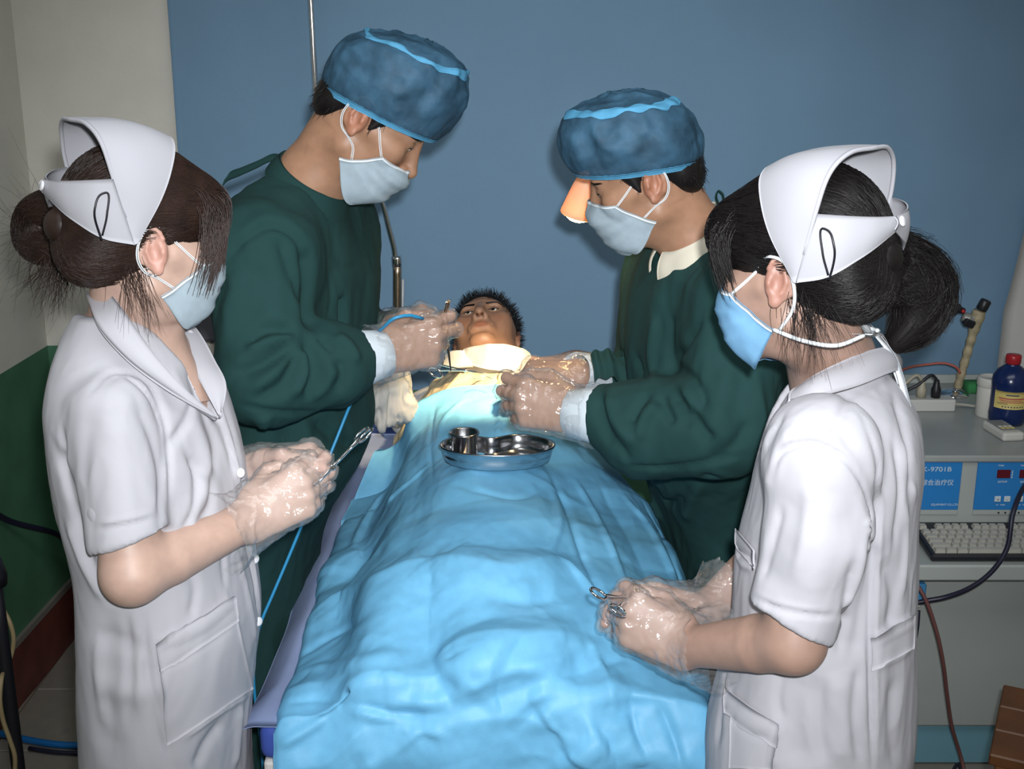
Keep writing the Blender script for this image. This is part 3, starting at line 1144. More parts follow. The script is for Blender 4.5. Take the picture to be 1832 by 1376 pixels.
# ------------------------------------------------------------------ blue cloth backdrop
M_BLUE = mat('blue_backdrop_cloth', (.165, .280, .400), .85, noise=(3, .05), bump=(14, .25, .01), spec=.15)
xs = np.linspace(P(313, 200, WY - .03)[0], 1.62, 150); zs = np.linspace(2.75, .76, 70)
XX, ZZ = np.meshgrid(xs, zs)
q = np.stack([XX.ravel() * 1.9, ZZ.ravel() * .5, ZZ.ravel() * 0], 1)
fold = vnoise(q * 2.4, 4).reshape(XX.shape) * .010 + vnoise(q * 6, 9).reshape(XX.shape) * .004
right = np.clip((XX - .9) / .5, 0, 1)
diag = np.sin((XX * 14 + ZZ * 17)) * .006 * right
YY = WY - .028 - fold - diag
g = np.stack([XX + .03 * (2.75 - ZZ) * (XX < -.0) * 0, YY, ZZ], 2)
add('backdrop_curtain', sheet(g[:, ::-1], .003), M_BLUE, label='wide blue cloth backdrop hung flat over the back wall', cat='curtain')

# white poster with a curled edge at the right
M_PAPER = mat('poster_paper', (.56, .55, .53), .7)
pz = np.linspace(1.32, .80, 30)
edge = [P(1832 - 8 - 0, 400, WY - .06)[0]]
tx = (1.32 - pz) / .52
x0 = P(1829, 470, WY - .06)[0] - .038 * np.clip(tx * 1.6, 0, 1) ** 1.5
gp = np.stack([np.stack([x0 + (1.62 - x0) * u, np.full(30, WY - .045) - .02 * (1 - u) ** 2, pz], 1) for u in np.linspace(0, 1, 10)], 1)
add('wall_poster', sheet(gp, .0012), M_PAPER, label='white paper poster with curled edge on the blue backdrop', cat='poster')

# ------------------------------------------------------------------ grey and cream case standing at the wall behind the left nurse
M_CGREY = mat('case_dark_grey', (.085, .088, .105), .5)
M_CCREAM = mat('case_cream', (.50, .47, .43), .5)
c0 = P(330, 612, WY - .40)
cs = thing('equipment_case', 'dark grey topped cream equipment case against the wall behind the left nurse', 'case', (c0[0] + .03, WY - .22, 0))
add('cabinet_body', bx(c0[0] - .14, P(384, 640, WY - .40)[0], WY - .40, WY - .06, .03, c0[2], .008, 2), M_CCREAM, cs, False)
add('grey_lid', bx(c0[0] - .15, P(390, 570, WY - .41)[0], WY - .41, WY - .05, c0[2], c0[2] + .21, .01, 2), M_CGREY, cs, False)
for _x in (c0[0] - .11, P(384, 640, WY - .40)[0] - .04):
    for _y in (WY - .36, WY - .10):
        add('foot', lathe([(.016, 0), (.018, .01), (.014, .032)], 14, frame((_x, _y, 0), (0, 0, 1))), M_CGREY, cs)

# ------------------------------------------------------------------ treatment table
M_VINYL = mat('mattress_blue_vinyl', (.045, .085, .36), .35, bump=(200, .05, .002))
M_FRAMEW = mat('bed_frame_white', (.62, .61, .58), .4)
M_STEEL = mat('steel', (.62, .62, .64), .18, metal=1.0)
M_CHROME = mat('chrome', (.78, .78, .80), .08, metal=1.0)
M_WARM_STEEL = mat('pole_warm_steel', (.62, .50, .38), .22, metal=1.0)
BX0, BX1, BY0, BY1, BZ = -.375, .245, 1.60, 3.08, .742
bed = thing('treatment_table', 'blue vinyl treatment table with white frame under the drape', 'table', ((BX0 + BX1) / 2, (BY0 + BY1) / 2, 0))
add('mattress', bx(BX0, BX1, BY0, BY1, BZ - .062, BZ, .018, 3), M_VINYL, bed)
add('frame', bx(BX0 + .004, BX1 - .004, BY0 + .008, BY1 - .01, BZ - .125, BZ - .064, .006, 2), M_FRAMEW, bed, False)
for x in (BX0 + .09, BX1 - .09):
    for y in (BY0 + .12, BY1 - .12):
        lg = add('leg', bx(x - .02, x + .02, y - .02, y + .02, .02, BZ - .123, .004), M_FRAMEW, bed, False)
        add('foot_cap', bx(x - .024, x + .024, y - .024, y + .024, 0, .03, .006), M_CGREY, lg, False)
M_PILLOW = mat('pillow_white', (.6, .6, .6), .8)
_G = Vox((-.32, 2.74, .70), (.22, 3.12, .97), .009)
_G.ell((-.06, 2.92, .815), (.22, .14, .085)); _G.ell((-.06, 2.92, .79), (.24, .15, .05), k=.05)
_G.plane((0, 0, BZ - .002), (0, 0, -1))
add('pillow', _G.mesh(2), M_PILLOW, label='white pillow under the patient\'s head on the treatment table', cat='pillow')

# pale lilac sheet hanging over the table's left side
M_SHEET = fabric_thin('lilac_sheet', (.34, .42, .66), .25, .75, .0, noise=(9, .10), bump=(60, .15, .003))
ys = np.linspace(1.585, 2.95, 90)
prof = np.linspace(0, 1, 26)
rows = []
for t in prof:
    x = BX0 + .10 - t * .135 - .006 * np.sin(ys * 9) * t
    near = np.clip((1.72 - ys) / .14, 0, 1)
    x = x - .020 * near * t
    z = BZ + .008 - (.050 - .022 * near) * np.clip((t - .62) / .38, 0, 1) ** 1.4 + .003 * np.sin(ys * 23 + 2) * t + 0 * ys
    z = np.where(t > .55, z + .010 * np.sin(ys * 5 + 1) * (t - .55), z)
    rows.append(np.stack([x, ys, z], 1))
add('bed_sheet', sheet(np.array(rows), .0015), M_SHEET, label='pale lilac sheet overhanging the left side of the table', cat='sheet')

# ------------------------------------------------------------------ blue non-woven surgical drape
M_DRAPE = fabric_thin('blue_drape', (.165, .47, .72), .15, .5, .0, noise=(55, .06), bump=(420, .16, .0015), spec=.35)
nY, nS = 330, 320


def XR(y):
    return np.interp(y, [1.5, 1.6, 1.75, 1.95, 2.18, 2.36, 2.46, 2.555], [.305, .302, .306, .325, .328, .298, .272, .215])


def XL(y):
    return np.interp(y, [1.5, 1.62, 1.9, 2.3, 2.45, 2.55], [-.336, -.338, -.345, -.347, -.335, -.285])


def top(y):
    return spl([1.5, 1.58, 1.66, 1.78, 1.95, 2.1, 2.25, 2.42, 2.56], [.79, .845, .88, .915, .925, .93, .945, .972, .992], y)


tt = np.linspace(0, 1.36, nY)        # 0..1 along the body toward the feet, then down the front
rows = []
for t in tt:
    y = 2.555 - np.minimum(t, 1) * (2.555 - 1.585)
    tp = top(y); xl, xr = XL(y), XR(y)
    wv = .006 * math.sin(y * 31) + .004 * math.sin(y * 53 + 1)
    side = np.clip((2.56 - y) / .10, .25, 1)
    lowl = BZ + .016 + (1 - side) * .12
    cols = [(xl - .008, lowl - .020 * (y < 2.35)), (xl, lowl), (-.285 + (xl + .355) * .5, lowl + .018),
            (-.205, (tp + lowl) / 2 + .03), (-.14, tp - .018), (-.06, tp), (.04, tp - .008), (.115, tp - .045),
            (.115 + (xr - .115) * .5, (tp - .05) * .45 + .80 * .55), (xr - .018, .775), (xr + wv, .715), (xr + .012 + wv * 2, .58), (xr + .02 + wv * 3, .43)]
    cols = np.array(cols)
    c = spline(np.column_stack([cols, np.zeros(len(cols))]), nS)[:, :2]
    yy = np.full(nS, y)
    if t > 1:
        dn = (t - 1) * 1.15
        yy = yy - .030 * min(1, (t - 1) / .06) - .02 * (t - 1) + .012 * np.sin(c[:, 0] * 34 + 1) * min(1, (t - 1) / .2)
        k = np.clip((c[:, 1] - .43) / .3, 0, 1)
        c = c.copy(); c[:, 1] = np.maximum(c[:, 1] - dn * k, .40)
    rows.append(np.stack([c[:, 0], yy, c[:, 1]], 1))
D = np.array(rows)
DV = D.reshape(-1, 3)
ii = np.arange(nY * nS).reshape(nY, nS)
DF = np.stack([ii[:-1, :-1], ii[1:, :-1], ii[1:, 1:], ii[:-1, 1:]], -1).reshape(-1, 4)
if vnormals(DV, DF)[nS * 80 + nS // 2][2] < 0: DF = DF[:, ::-1]
DV, DF = wrinkle((DV, DF), .0035, 5.5, 21, (1, 1, 1))
DV, DF = wrinkle((DV, DF), .0022, 15, 22, (1, .6, 1))
DV, DF = crumple((DV, DF), .055, 4.2, 5, 12, 3.0)
DL = [
    ([(500, 1126), (560, 1098), (640, 1060), (768, 1003)], .016, .012), ([(768, 1003), (850, 1012), (910, 1022), (1000, 999)], .014, .011),
    ([(1000, 999), (1048, 1045), (1080, 1090)], .014, .008),
    ([(772, 1010), (764, 1090), (766, 1170), (812, 1268)], .011, -.011),
    ([(490, 1240), (620, 1229), (735, 1222)], .012, .009), ([(480, 1262), (600, 1256), (740, 1278), (800, 1280)], .012, -.008),
    ([(775, 1176), (850, 1155), (950, 1148), (1042, 1141)], .011, .011), ([(780, 1188), (870, 1176), (960, 1160)], .010, -.006),
    ([(650, 1300), (750, 1292), (850, 1262), (960, 1222), (1060, 1200), (1115, 1180)], .013, -.013),
    ([(690, 1262), (800, 1250), (900, 1205), (1000, 1178), (1045, 1145)], .018, .010),
    ([(1045, 1142), (1075, 1200), (1100, 1260)], .009, .010),
    ([(820, 1235), (850, 1200), (885, 1180), (905, 1190)], .016, .011),
    ([(588, 1282), (556, 1302), (500, 1334)], .014, .0085), ([(622, 1268), (680, 1284), (745, 1305), (800, 1320)], .013, .0085),
    ([(755, 1306), (700, 1345), (640, 1376)], .012, .009),
    ([(945, 1256), (1000, 1240), (1060, 1236), (1130, 1240)], .011, .010),
    ([(945, 1260), (985, 1305), (1030, 1360)], .011, -.012), ([(960, 1262), (1000, 1320), (1040, 1372)], .010, .010),
    ([(1022, 1236), (1050, 1290), (1078, 1345)], .010, .009), ([(1115, 1275), (1130, 1320), (1150, 1370)], .010, .009),
    ([(1130, 1240), (1135, 1300), (1160, 1360)], .012, -.010), ([(1040, 1372), (1065, 1345), (1085, 1330)], .010, .012),
    ([(1180, 1260), (1205, 1320), (1220, 1372)], .012, -.008),
    ([(985, 850), (1010, 900), (1045, 1000), (1090, 1090)], .016, -.007), ([(1030, 860), (1080, 950), (1120, 1050)], .014, .007),
    ([(1075, 870), (1130, 960), (1175, 1060)], .014, -.009), ([(1120, 890), (1170, 960), (1212, 1050)], .013, .008),
    ([(1150, 900), (1195, 980), (1225, 1060)], .012, -.006),
    ([(690, 880), (650, 940), (630, 985)], .014, .008), ([(765, 835), (740, 860), (715, 880), (690, 905)], .010, .007),
    ([(650, 990), (610, 1010), (590, 1030)], .012, .009), ([(780, 720), (770, 790), (775, 860)], .010, -.003),
    ([(830, 715), (790, 760), (785, 790)], .012, .004), ([(895, 735), (890, 780)], .008, .005),
    ([(800, 860), (860, 880), (940, 890), (980, 865)], .016, -.004),
    ([(980, 1000), (1000, 930), (990, 880)], .016, .006), ([(650, 1110), (560, 1160), (520, 1190)], .02, -.005),
    ([(540, 1200), (640, 1190), (720, 1170)], .03, .006), ([(860, 1060), (920, 1075), (1000, 1070)], .03, -.006),
]
_DL = []
for k, l in enumerate(DL):
    big = abs(l[2]) >= .009
    if big: _DL.append((l[0], l[1] * 2.4, l[2] * 1.25, 'tent'))
    _DL.append((l[0], l[1] * .5, l[2] * (.6 if big else 1.0)))
DV, DF = folds((DV, DF), _DL, 30)
DV = lap(DV, DF, .3)
DRAPE = (DV.copy(), DF.copy())
gd = DV.reshape(nY, nS, 3)
if vnormals(DV, DF)[nS * 80 + nS // 2][2] < 0: pass
_sv = sheet(gd, .0012)
add('surgical_drape', _sv, M_DRAPE, label='light blue surgical drape covering the patient from chest to feet', cat='drape')
DRB = bvh(DRAPE)


def drape_z(x, y):
    h = DRB.ray_cast(Vector((x, y, 2)), Vector((0, 0, -1)))
    return h[0][2] if h[0] is not None else BZ
# ================================================================== the people
M_COAT = mat('coat_white_cotton', (.42, .415, .445), .85, bump=(600, .08, .001), spec=.2, noise=(3, .02))
M_CAPW = mat('nurse_cap_white', (.40, .40, .43), .85, bump=(500, .06, .001), spec=.2)
M_GOWN = mat('gown_dark_green', (.0135, .044, .042), .9, noise=(5, .12), bump=(500, .1, .001), spec=.15)
M_CUFF = mat('cuff_white_knit', (.50, .56, .60), .9, wave=((900, 60, 900), .2, .001))
M_SHIRT = mat('shirt_cream', (.56, .52, .42), .85, bump=(400, .08, .001))
M_TROU = mat('trousers_dark', (.03, .03, .04), .8)
M_SHOEW = mat('shoe_white', (.6, .6, .6), .5)
M_SHOEK = mat('shoe_black', (.02, .02, .02), .4)
M_MASKP = fabric_thin('mask_pale', (.46, .56, .62), .3, .8, 0, noise=(70, .08), bump=(200, .12, .001))
M_MASKB = fabric_thin('mask_blue', (.25, .52, .78), .25, .8, 0, noise=(60, .06), bump=(200, .12, .001))
M_MASKE = mat('mask_white_edge', (.66, .70, .72), .8)
M_LOOP = mat('elastic_white', (.68, .68, .66), .8)
M_BOUF = fabric_thin('bouffant_blue', (.058, .15, .24), .2, .6, .34, noise=(24, .5), bump=(60, .35, .004), spec=.35)
M_BOUFB = fabric_thin('bouffant_band', (.10, .36, .58), .2, .7, 0, noise=(40, .15), bump=(120, .3, .003), spec=.3)
M_GLOVE = film('glove_film', (.80, .78, .76), .10, .10, (60, .6, .003))
M_PIN = mat('hair_pin_black', (.008, .008, .012), .35)
M_BTN = mat('button_white', (.72, .72, .74), .4)
M_EARR = mat('earring_silver', (.8, .8, .8), .15, metal=1)
M_RED = mat('undershirt_red', (.35, .05, .08), .8)


def legs(parent, cx, cy, yaw, zt, m, ms, w=.085, r=.075):
    G = Vox((cx - .3, cy - .3, .0), (cx + .3, cy + .3, zt + .12), .012)
    lat = V3(-math.sin(yaw), math.cos(yaw), 0)
    for q in (1, -1):
        c = V3(cx, cy, 0) + lat * w * q
        G.cone(c + V3(0, 0, zt), c + V3(0, 0, .45), r * 1.1, r * .85, k=.02); G.cone(c + V3(0, 0, .45), c + V3(0, 0, .09), r * .85, r * .72, k=.02)
    add('trousers', G.mesh(1), m, parent)
    for q in (1, -1):
        c = V3(cx, cy, 0) + lat * w * q
        shoe(c, yaw, ms, parent)


def torso_body(zs, cx, cy, rx, ry, yaw, S, E):
    """the hidden trunk under the clothes, coarse"""
    cy = cy if isinstance(cy, list) else [cy] * len(zs)
    G = Vox((min(cx) - .32, min(cy) - .34, zs[0] - .02), (max(cx) + .32, max(cy) + .34, zs[-1] + .02), .012)
    G.loft(zs, cx, cy, rx, ry, yaw)
    for s, e in zip(S, E):
        s = np.asarray(s) + V3(0, 0, -.05); G.cone(s, s + (np.asarray(e) - s) * .4, .030, .028, k=.02)
    return G.mesh(1)


def body(label, base, parts, m, group=None):
    Vs, Fs, Ts, o = [], [], [], 0
    for p in parts:
        V, F = p[0], p[1]; T = p[2] if len(p) > 2 else np.ones((len(V), 3))
        Vs.append(V); Fs.append(F + o); Ts.append(T); o += len(V)
    return add('person', (np.concatenate(Vs), np.concatenate(Fs)), m, tint=np.concatenate(Ts), label=label, cat='person', base=base)


def collar_ribbon(inner, outer, n=40, thick=.003, bulge=.004, m=9):
    a = spline(inner, n); b = spline(outer, n)
    t = np.linspace(0, 1, m)[:, None, None]
    g = a[None] * (1 - t) + b[None] * t
    up = np.cross(np.gradient(a, axis=0), b - a); up = nrm_rows(up)
    g = g + up[None] * (np.sin(t * math.pi) * bulge)
    return sheet(g, thick)


# ---------------------------------------------------------------- bouffant caps
def bouffant(H, parent, prof, band_h=.018, seed=0):
    """prof: rings from the hem up, each (front y, front z, back y, back z, half width)"""
    nt, nr = 120, 60
    k = np.arange(len(prof)); x = np.linspace(0, len(prof) - 1, nr)
    pr = np.array(prof, float)
    C = np.stack([spl(k, pr[:, i], x) for i in range(5)], 1)
    ph = np.linspace(0, 2 * np.pi, nt, endpoint=False)
    rings = []
    for c in C:
        cy, sy = np.cos(ph), np.sin(ph)
        y = (c[0] + c[2]) / 2 + (c[0] - c[2]) / 2 * np.sign(cy) * np.abs(cy) ** .92
        z = (c[1] + c[3]) / 2 + (c[1] - c[3]) / 2 * cy
        rings.append(np.stack([c[4] * np.sign(sy) * np.abs(sy) ** .92, y, z], 1))
    R = np.array(rings); V = R.reshape(-1, 3)
    a = np.linspace(0, 1, nr)[:, None] * np.ones((1, nt))
    amp = np.clip((a - .08) / .2, 0, 1).ravel()
    ctr = V3(0, 0, .08)
    n = nrm_rows(V - ctr)
    r1 = .5 - np.abs(vnoise(V * V3(26, 26, 14), seed)); r2 = .5 - np.abs(vnoise(V * 48, seed + 3))
    V = V + n * (amp * (r1 * .012 + r2 * .005))[:, None]
    # gathers near the hem
    g = (np.sin(np.tile(ph, nr) * 46 + 3 * vnoise(V * 20, seed + 8)) * .0012) * np.exp(-((a.ravel() - .16) / .12) ** 2)
    V = V + n * g[:, None]
    R = V.reshape(nr, nt, 3)
    o = add('surgical_cap', sheet(H.w(R), .0008, close=True), M_BOUF, parent)
    # the doubled cloth of the crown seam and pleats shows as paler strips
    rl, nl = np.meshgrid(np.arange(nr), np.arange(nt), indexing='ij')
    for c0, w0, am, sd in ((.64, .034, .035, 1),):
        jj = np.arange(nt); tt_ = jj / nt * 2 * np.pi
        lv = c0 + am * vnoise(np.stack([np.cos(tt_) * 3, np.sin(tt_) * 3, np.full(nt, sd * 3.1 + seed)], 1), seed)
        ww = w0 * (1 + .8 * vnoise(np.stack([np.cos(tt_) * 5, np.sin(tt_) * 5, np.full(nt, sd * 2.1 + seed)], 1), seed + 4))
        if c0 < .5: ww = np.maximum(ww, .002) * (np.abs(np.sin(tt_ * 1.5 + seed)) ** 2) + .001
        gs = []
        for e in np.linspace(-1, 1, 7):
            x_ = np.clip((lv + e * ww) * (nr - 1), 0, nr - 1.001); i0 = x_.astype(int); f_ = (x_ - i0)[:, None]
            gs.append(R[i0, jj] * (1 - f_) + R[i0 + 1, jj] * f_)
        gs = np.array(gs)
        gs = gs + nrm_rows((gs - ctr).reshape(-1, 3)).reshape(gs.shape) * (.0012 + .0022 * np.cos(np.linspace(-1.5, 1.5, 7)))[:, None, None]
        add('cap_pleat', sheet(H.w(gs), .0007, close=True), M_BOUFB, o)
    tb = max(3, int(nr * .11))
    hem = R[:tb].copy()
    hem = hem + nrm_rows((hem - ctr).reshape(-1, 3)).reshape(hem.shape) * .0018
    add('cap_band', sheet(H.w(hem), .0012, close=True), M_BOUFB, o)
    return o


# ---------------------------------------------------------------- folded nurse caps
def nurse_cap(H, parent, side=1, pin=True, dz=0.0):
    nu, nv = 61, 25
    hu = [0, .25, .5, .75, 1]
    fr = np.array([(0, .010, .146), (.042, .007, .140), (.074, -.002, .114), (.091, -.018, .066), (.093, -.044, .002)]) + V3(0, 0, dz)
    rr = np.array([(0, -.120, .146), (.050, -.114, .144), (.084, -.103, .124), (.098, -.086, .080), (.0945, -.048, .000)]) + V3(0, 0, dz)
    U = np.linspace(-1, 1, nu)
    f = np.stack([spl(hu, fr[:, c], np.abs(U)) * (np.sign(U) if c == 0 else 1) for c in range(3)], 1)
    r = np.stack([spl(hu, rr[:, c], np.abs(U)) * (np.sign(U) if c == 0 else 1) for c in range(3)], 1)
    t = np.linspace(0, 1, nv)[:, None, None]
    g = f[None] * (1 - t) + r[None] * t
    out = nrm_rows((g - V3(0, -.02, .06)).reshape(-1, 3)).reshape(g.shape)
    w = np.sin(t * math.pi) * (1 - np.abs(U)[None, :, None] ** 3)
    g = g + out * w * .010 + out * (.0015 * vnoise(g.reshape(-1, 3) * 26, 2).reshape(g.shape[:2]))[..., None]
    cap = add('nurse_cap', sheet(H.w(g), .0022), M_CAPW, parent)
    # rolled rim along the rear edge
    add('cap_rim', tube(H.w(g[-1, 3:-3]), .0028, 7), M_CAPW, cap)
    # the two rear flaps that cross to a button at the back
    for q in (1, -1):
        n = 30
        up = spline([V3(q * .0985, -.086, .080 + dz), V3(q * .082, -.108, .074 + dz), V3(q * .045, -.130, .066 + dz), V3(-q * .012, -.140, .060 + dz)], n)
        lo = spline([V3(q * .093, -.046, .0 + dz), V3(q * .085, -.082, .002 + dz), V3(q * .056, -.114, .018 + dz), V3(-q * .012, -.138, .046 + dz)], n)
        tt_ = np.linspace(0, 1, 14)[:, None, None]
        fl_ = lo[None] * (1 - tt_) + up[None] * tt_
        fl_ = fl_ + nrm_rows((fl_ - V3(0, -.02, .04)).reshape(-1, 3)).reshape(fl_.shape) * (np.sin(tt_ * math.pi) * .004 + (.002 if q > 0 else 0))
        add('cap_flap', sheet(H.w(fl_), .0018), M_CAPW, cap)
    bM = frame(H.w(V3(0, -.145, .054 + dz)), H.R @ V3(0, -1, .1) / H.sc)
    add('cap_button', lathe([(.0001, 0), (.006, 0), (.0065, .0015), (.005, .0028), (.0001, .0028)], 18, bM), M_BTN, cap)
    if pin:
        q = side
        a = V3(q * .092, -.090, .006 + dz); b = V3(q * .098, -.094, .062 + dz)
        mid = V3(q * .096, -.100, .040 + dz)
        add('hair_pin', tube(H.w(spline([a, (a + b) / 2 + V3(q * .002, .003, 0), b, b + V3(0, -.006, -.003), mid + V3(q * .003, -.006, 0), a + V3(0, -.004, .002), a + V3(0, 0, -.006)], 40)), .0013, 6), M_PIN, cap)
    return cap


def great_paths(G, starts, anchor, k=14, lift=.002, jit=.004, wave=0.0):
    """hair lying over a shell: straight toward an anchor, pressed out onto the shell's surface"""
    n = len(starts); t = np.linspace(0, 1, k)[None, :, None]
    p = starts[:, None, :] * (1 - t) + (anchor[None, None, :] + rng.normal(0, jit, (n, 1, 3))) * t
    q = p.reshape(-1, 3)
    c = V3(0, -.01, .04)
    for _ in range(14):
        d = G.at(q); dirn = nrm_rows(q - c)
        q = q + dirn * np.clip(lift - d, -.02, .02)[:, None] * .7
    return q.reshape(n, k, 3)


# ================================================================ left nurse
def left_nurse():
    b28 = rad(36); pt = rad(12)
    H = Head((math.cos(b28) * math.cos(pt), math.sin(b28) * math.cos(pt), -math.sin(pt)), (0, 0, 1), P(279, 452, 1.50), 1, .91)
    nb = P(228, 600, 1.60)
    yaw = rad(-8)
    cy = 1.585
    chest = [(nb + V3(.03, -.01, -.02), nb + V3(.075, -.02, -.12), .055, .05)]
    hv = head_mesh(H, nb, .050, True, .0035, chest)
    S, E, W = P(176, 710, 1.45), P(236, 1028, 1.405), P(447, 930, 1.55)
    av = arm_mesh(S + V3(.014, .02, -.04), E, W, (P(545, 872, 1.575) - W), (.0, -1, .15), False, POSE_PINCH, .93, (.040, .037, .034, .0255))
    S2, E2, W2 = V3(-.525, 1.715, 1.255), V3(-.49, 1.76, 1.03), P(462, 846, 1.665)
    av2 = arm_mesh(S2, E2, W2, (P(560, 832, 1.66) - W2), (.05, 1, .25), True, POSE_PINCH, .93, (.042, .038, .036, .026))
    zs = [.48, .58, .70, .82, .93, 1.02, 1.12, 1.20, 1.27, 1.315, 1.345, 1.372]
    cx = [-.505, -.504, -.502, -.492, -.481, -.482, -.490, -.497, -.505, -.510, -.514, -.518]
    rx = [.106, .106, .106, .110, .114, .111, .115, .108, .098, .084, .068, .050]
    ry = [.170, .170, .170, .172, .170, .160, .164, .166, .152, .126, .098, .068]
    tb = torso_body(zs, cx, cy, [a * .86 for a in rx], [a * .86 for a in ry], yaw, (S, S2), (E, E2))
    me = body('nurse in white coat and pale mask at the left, holding a steel clamp', (-.487, cy, 0), [hv[:3], av[:3], av2[:3], tb], M_SKIN_F)
    # coat
    G = Vox((-.72, 1.28, .44), (-.24, 1.92, 1.42), .0042)
    hem = P(228, 962, 1.42)
    G.cone(S + V3(.01, .01, -.022), hem, .050, .052, k=.05)
    h2 = S2 + (E2 - S2) * .72
    G.cone(S2, h2, .050, .050, k=.04)
    sd = nrm(hem - S)
    hemn = nrm(sd + V3(.18, 0, .0))
    G.plane(hem + sd * .004, hemn, (hem - V3(.14, .14, .12), hem + V3(.14, .14, .12)))
    G.plane(h2, E2 - S2, (h2 - .075, h2 + .08))
    G.cone(hem - sd * .035, hem + sd * .06, .041, .043, op='s')
    G.loft(zs, cx, [cy] * len(zs), rx, ry, yaw, 2.15, k=.012)
    # neck and V opening
    G.cone(nb + V3(0, 0, -.05), nb + V3(.02, 0, .1), .060, .07, k=.01, op='s')
    G.cone(nb + V3(.05, -.005, -.02), P(388, 742, 1.57), .055, .010, k=.008, op='s')
    G.cone(nb + V3(.07, -.005, .03), P(388, 742, 1.57) + V3(.05, -.01, .02), .055, .010, k=.008, op='s')
    V, F = G.mesh(1)
    VF = wrinkle((V, F), .0030, 7, 31, (1, 1, .32))
    VF = wrinkle(VF, .0016, 22, 33, (1, 1, .4))
    VF = folds(VF, [
        ([(330, 640), (360, 720), (385, 800), (380, 870)], .012, -.005), ([(300, 650), (350, 760), (372, 850), (340, 930)], .014, .006),
        ([(392, 700), (420, 780), (436, 860), (440, 930)], .010, -.006), ([(375, 690), (412, 800), (425, 880)], .009, .006),
        ([(340, 820), (372, 855), (376, 905), (350, 945)], .009, -.006),
        ([(95, 790), (135, 900), (150, 980), (180, 1040)], .010, -.006), ([(120, 930), (150, 1010), (190, 1080)], .009, .005),
        ([(240, 700), (285, 830), (288, 950)], .009, -.005), ([(165, 720), (150, 830), (160, 960)], .012, -.003), ([(205, 740), (225, 850), (232, 950)], .016, .004),
        ([(170, 700), (215, 668), (262, 700), (290, 760), (298, 860)], .007, -.005),
        ([(254, 1090), (258, 1120), (262, 1180), (290, 1300), (310, 1376)], .006, -.004),
        ([(160, 1140), (220, 1150), (260, 1170)], .014, -.005), ([(165, 1220), (230, 1240), (300, 1230)], .02, .005),
        ([(280, 1150), (350, 1120), (415, 1070)], .005, .004), ([(275, 1200), (345, 1165), (420, 1110)], .004, -.002),
        ([(415, 1072), (430, 1150), (452, 1235)], .004, .004), ([(452, 1238), (400, 1270), (330, 1320)], .005, .004),
        ([(440, 960), (462, 1080), (470, 1180)], .006, -.005), ([(425, 990), (450, 1100), (462, 1200)], .006, .004),
        ([(200, 1090), (190, 1200), (200, 1376)], .02, -.006), ([(400, 1290), (370, 1330), (350, 1376)], .012, -.006), ([(430, 1260), (420, 1376)], .012, .005)])
    VF = folds(VF, [([(165, 705), (200, 672), (250, 680), (285, 740), (298, 830), (300, 900)], .0045, -.0045, True), ([(395, 750), (420, 830), (437, 930), (455, 1040), (470, 1130)], .004, .004, True),
        ([(172, 942), (225, 934), (276, 922)], .0035, .003, True), ([(330, 800), (350, 850), (345, 920), (320, 960)], .006, -.005), ([(110, 760), (120, 860), (150, 960)], .006, -.005), ([(225, 1090), (232, 1180), (228, 1300)], .007, -.004),
        ([(180, 1120), (176, 1200), (190, 1300)], .008, .005), ([(350, 600 + 110), (330, 760), (300, 800)], .007, -.005), ([(410, 930), (400, 990), (405, 1060)], .006, -.004), ([(330, 1000), (350, 1050), (340, 1110)], .008, -.004)])
    coat = add('coat', VF, M_COAT, me)
    cb = bvh(VF)
    # collar: lies round the neck, turns down into lapels
    def on(px, lift=.006):
        L = cast_bvh(cb, [px, (px[0] + .5, px[1])], 2)
        return L[0] + nrm(CAMP - L[0]) * lift if len(L) else None
    pI = [P(205, 536, 1.70), P(184, 512, 1.645), P(190, 512, 1.545), P(225, 560, 1.50), P(270, 625, 1.49), P(325, 690, 1.50), P(390, 745, 1.53)]
    pO = [P(195, 580, 1.72), P(168, 540, 1.66), P(160, 545, 1.53), P(185, 600, 1.475), P(232, 650, 1.465), P(285, 690, 1.47), P(388, 750, 1.52)]
    add('collar', collar_ribbon(pI, pO, 50, .003, .006), M_COAT, me)
    pI = [P(300, 590, 1.66), P(318, 600, 1.64), P(335, 640, 1.60), P(362, 690, 1.57), P(392, 745, 1.54)]
    pO = [P(335, 570, 1.69), P(355, 592, 1.66), P(385, 645, 1.62), P(405, 690, 1.58), P(394, 748, 1.54)]
    add('collar', collar_ribbon(pI, pO, 40, .003, .004), M_COAT, me)
    add('undershirt', collar_ribbon([P(300, 612, 1.60), P(315, 650, 1.585), P(340, 690, 1.57)], [P(330, 606, 1.62), P(345, 650, 1.60), P(360, 700, 1.575)], 20, .002, .0), M_RED, me)
    # pocket patch, placket and sleeve band follow the coat's own surface
    def patch(name, quad, nx, ny, off):
        out = []
        for v in np.linspace(0, 1, ny):
            row = []
            for u in np.linspace(0, 1, nx):
                a = np.array(quad[0]) * (1 - u) + np.array(quad[1]) * u; b_ = np.array(quad[3]) * (1 - u) + np.array(quad[2]) * u
                p_ = a * (1 - v) + b_ * v
                h = cb.ray_cast(Vector(CAMP), Vector(nrm(ray(*p_))))
                row.append(np.array(h[0]) + np.array(h[1]) * off if h[0] is not None else row[-1] if row else None)
            if any(r is None for r in row): continue
            out.append(row)
        g_ = np.array(out)
        add(name, sheet(g_, off), M_COAT, me)
    patch('pocket', [(282, 1168), (414, 1082), (446, 1232), (300, 1330)], 24, 24, .003)
    patch('pocket_band', [(278, 1150), (412, 1068), (419, 1108), (284, 1200)], 24, 8, .0045)
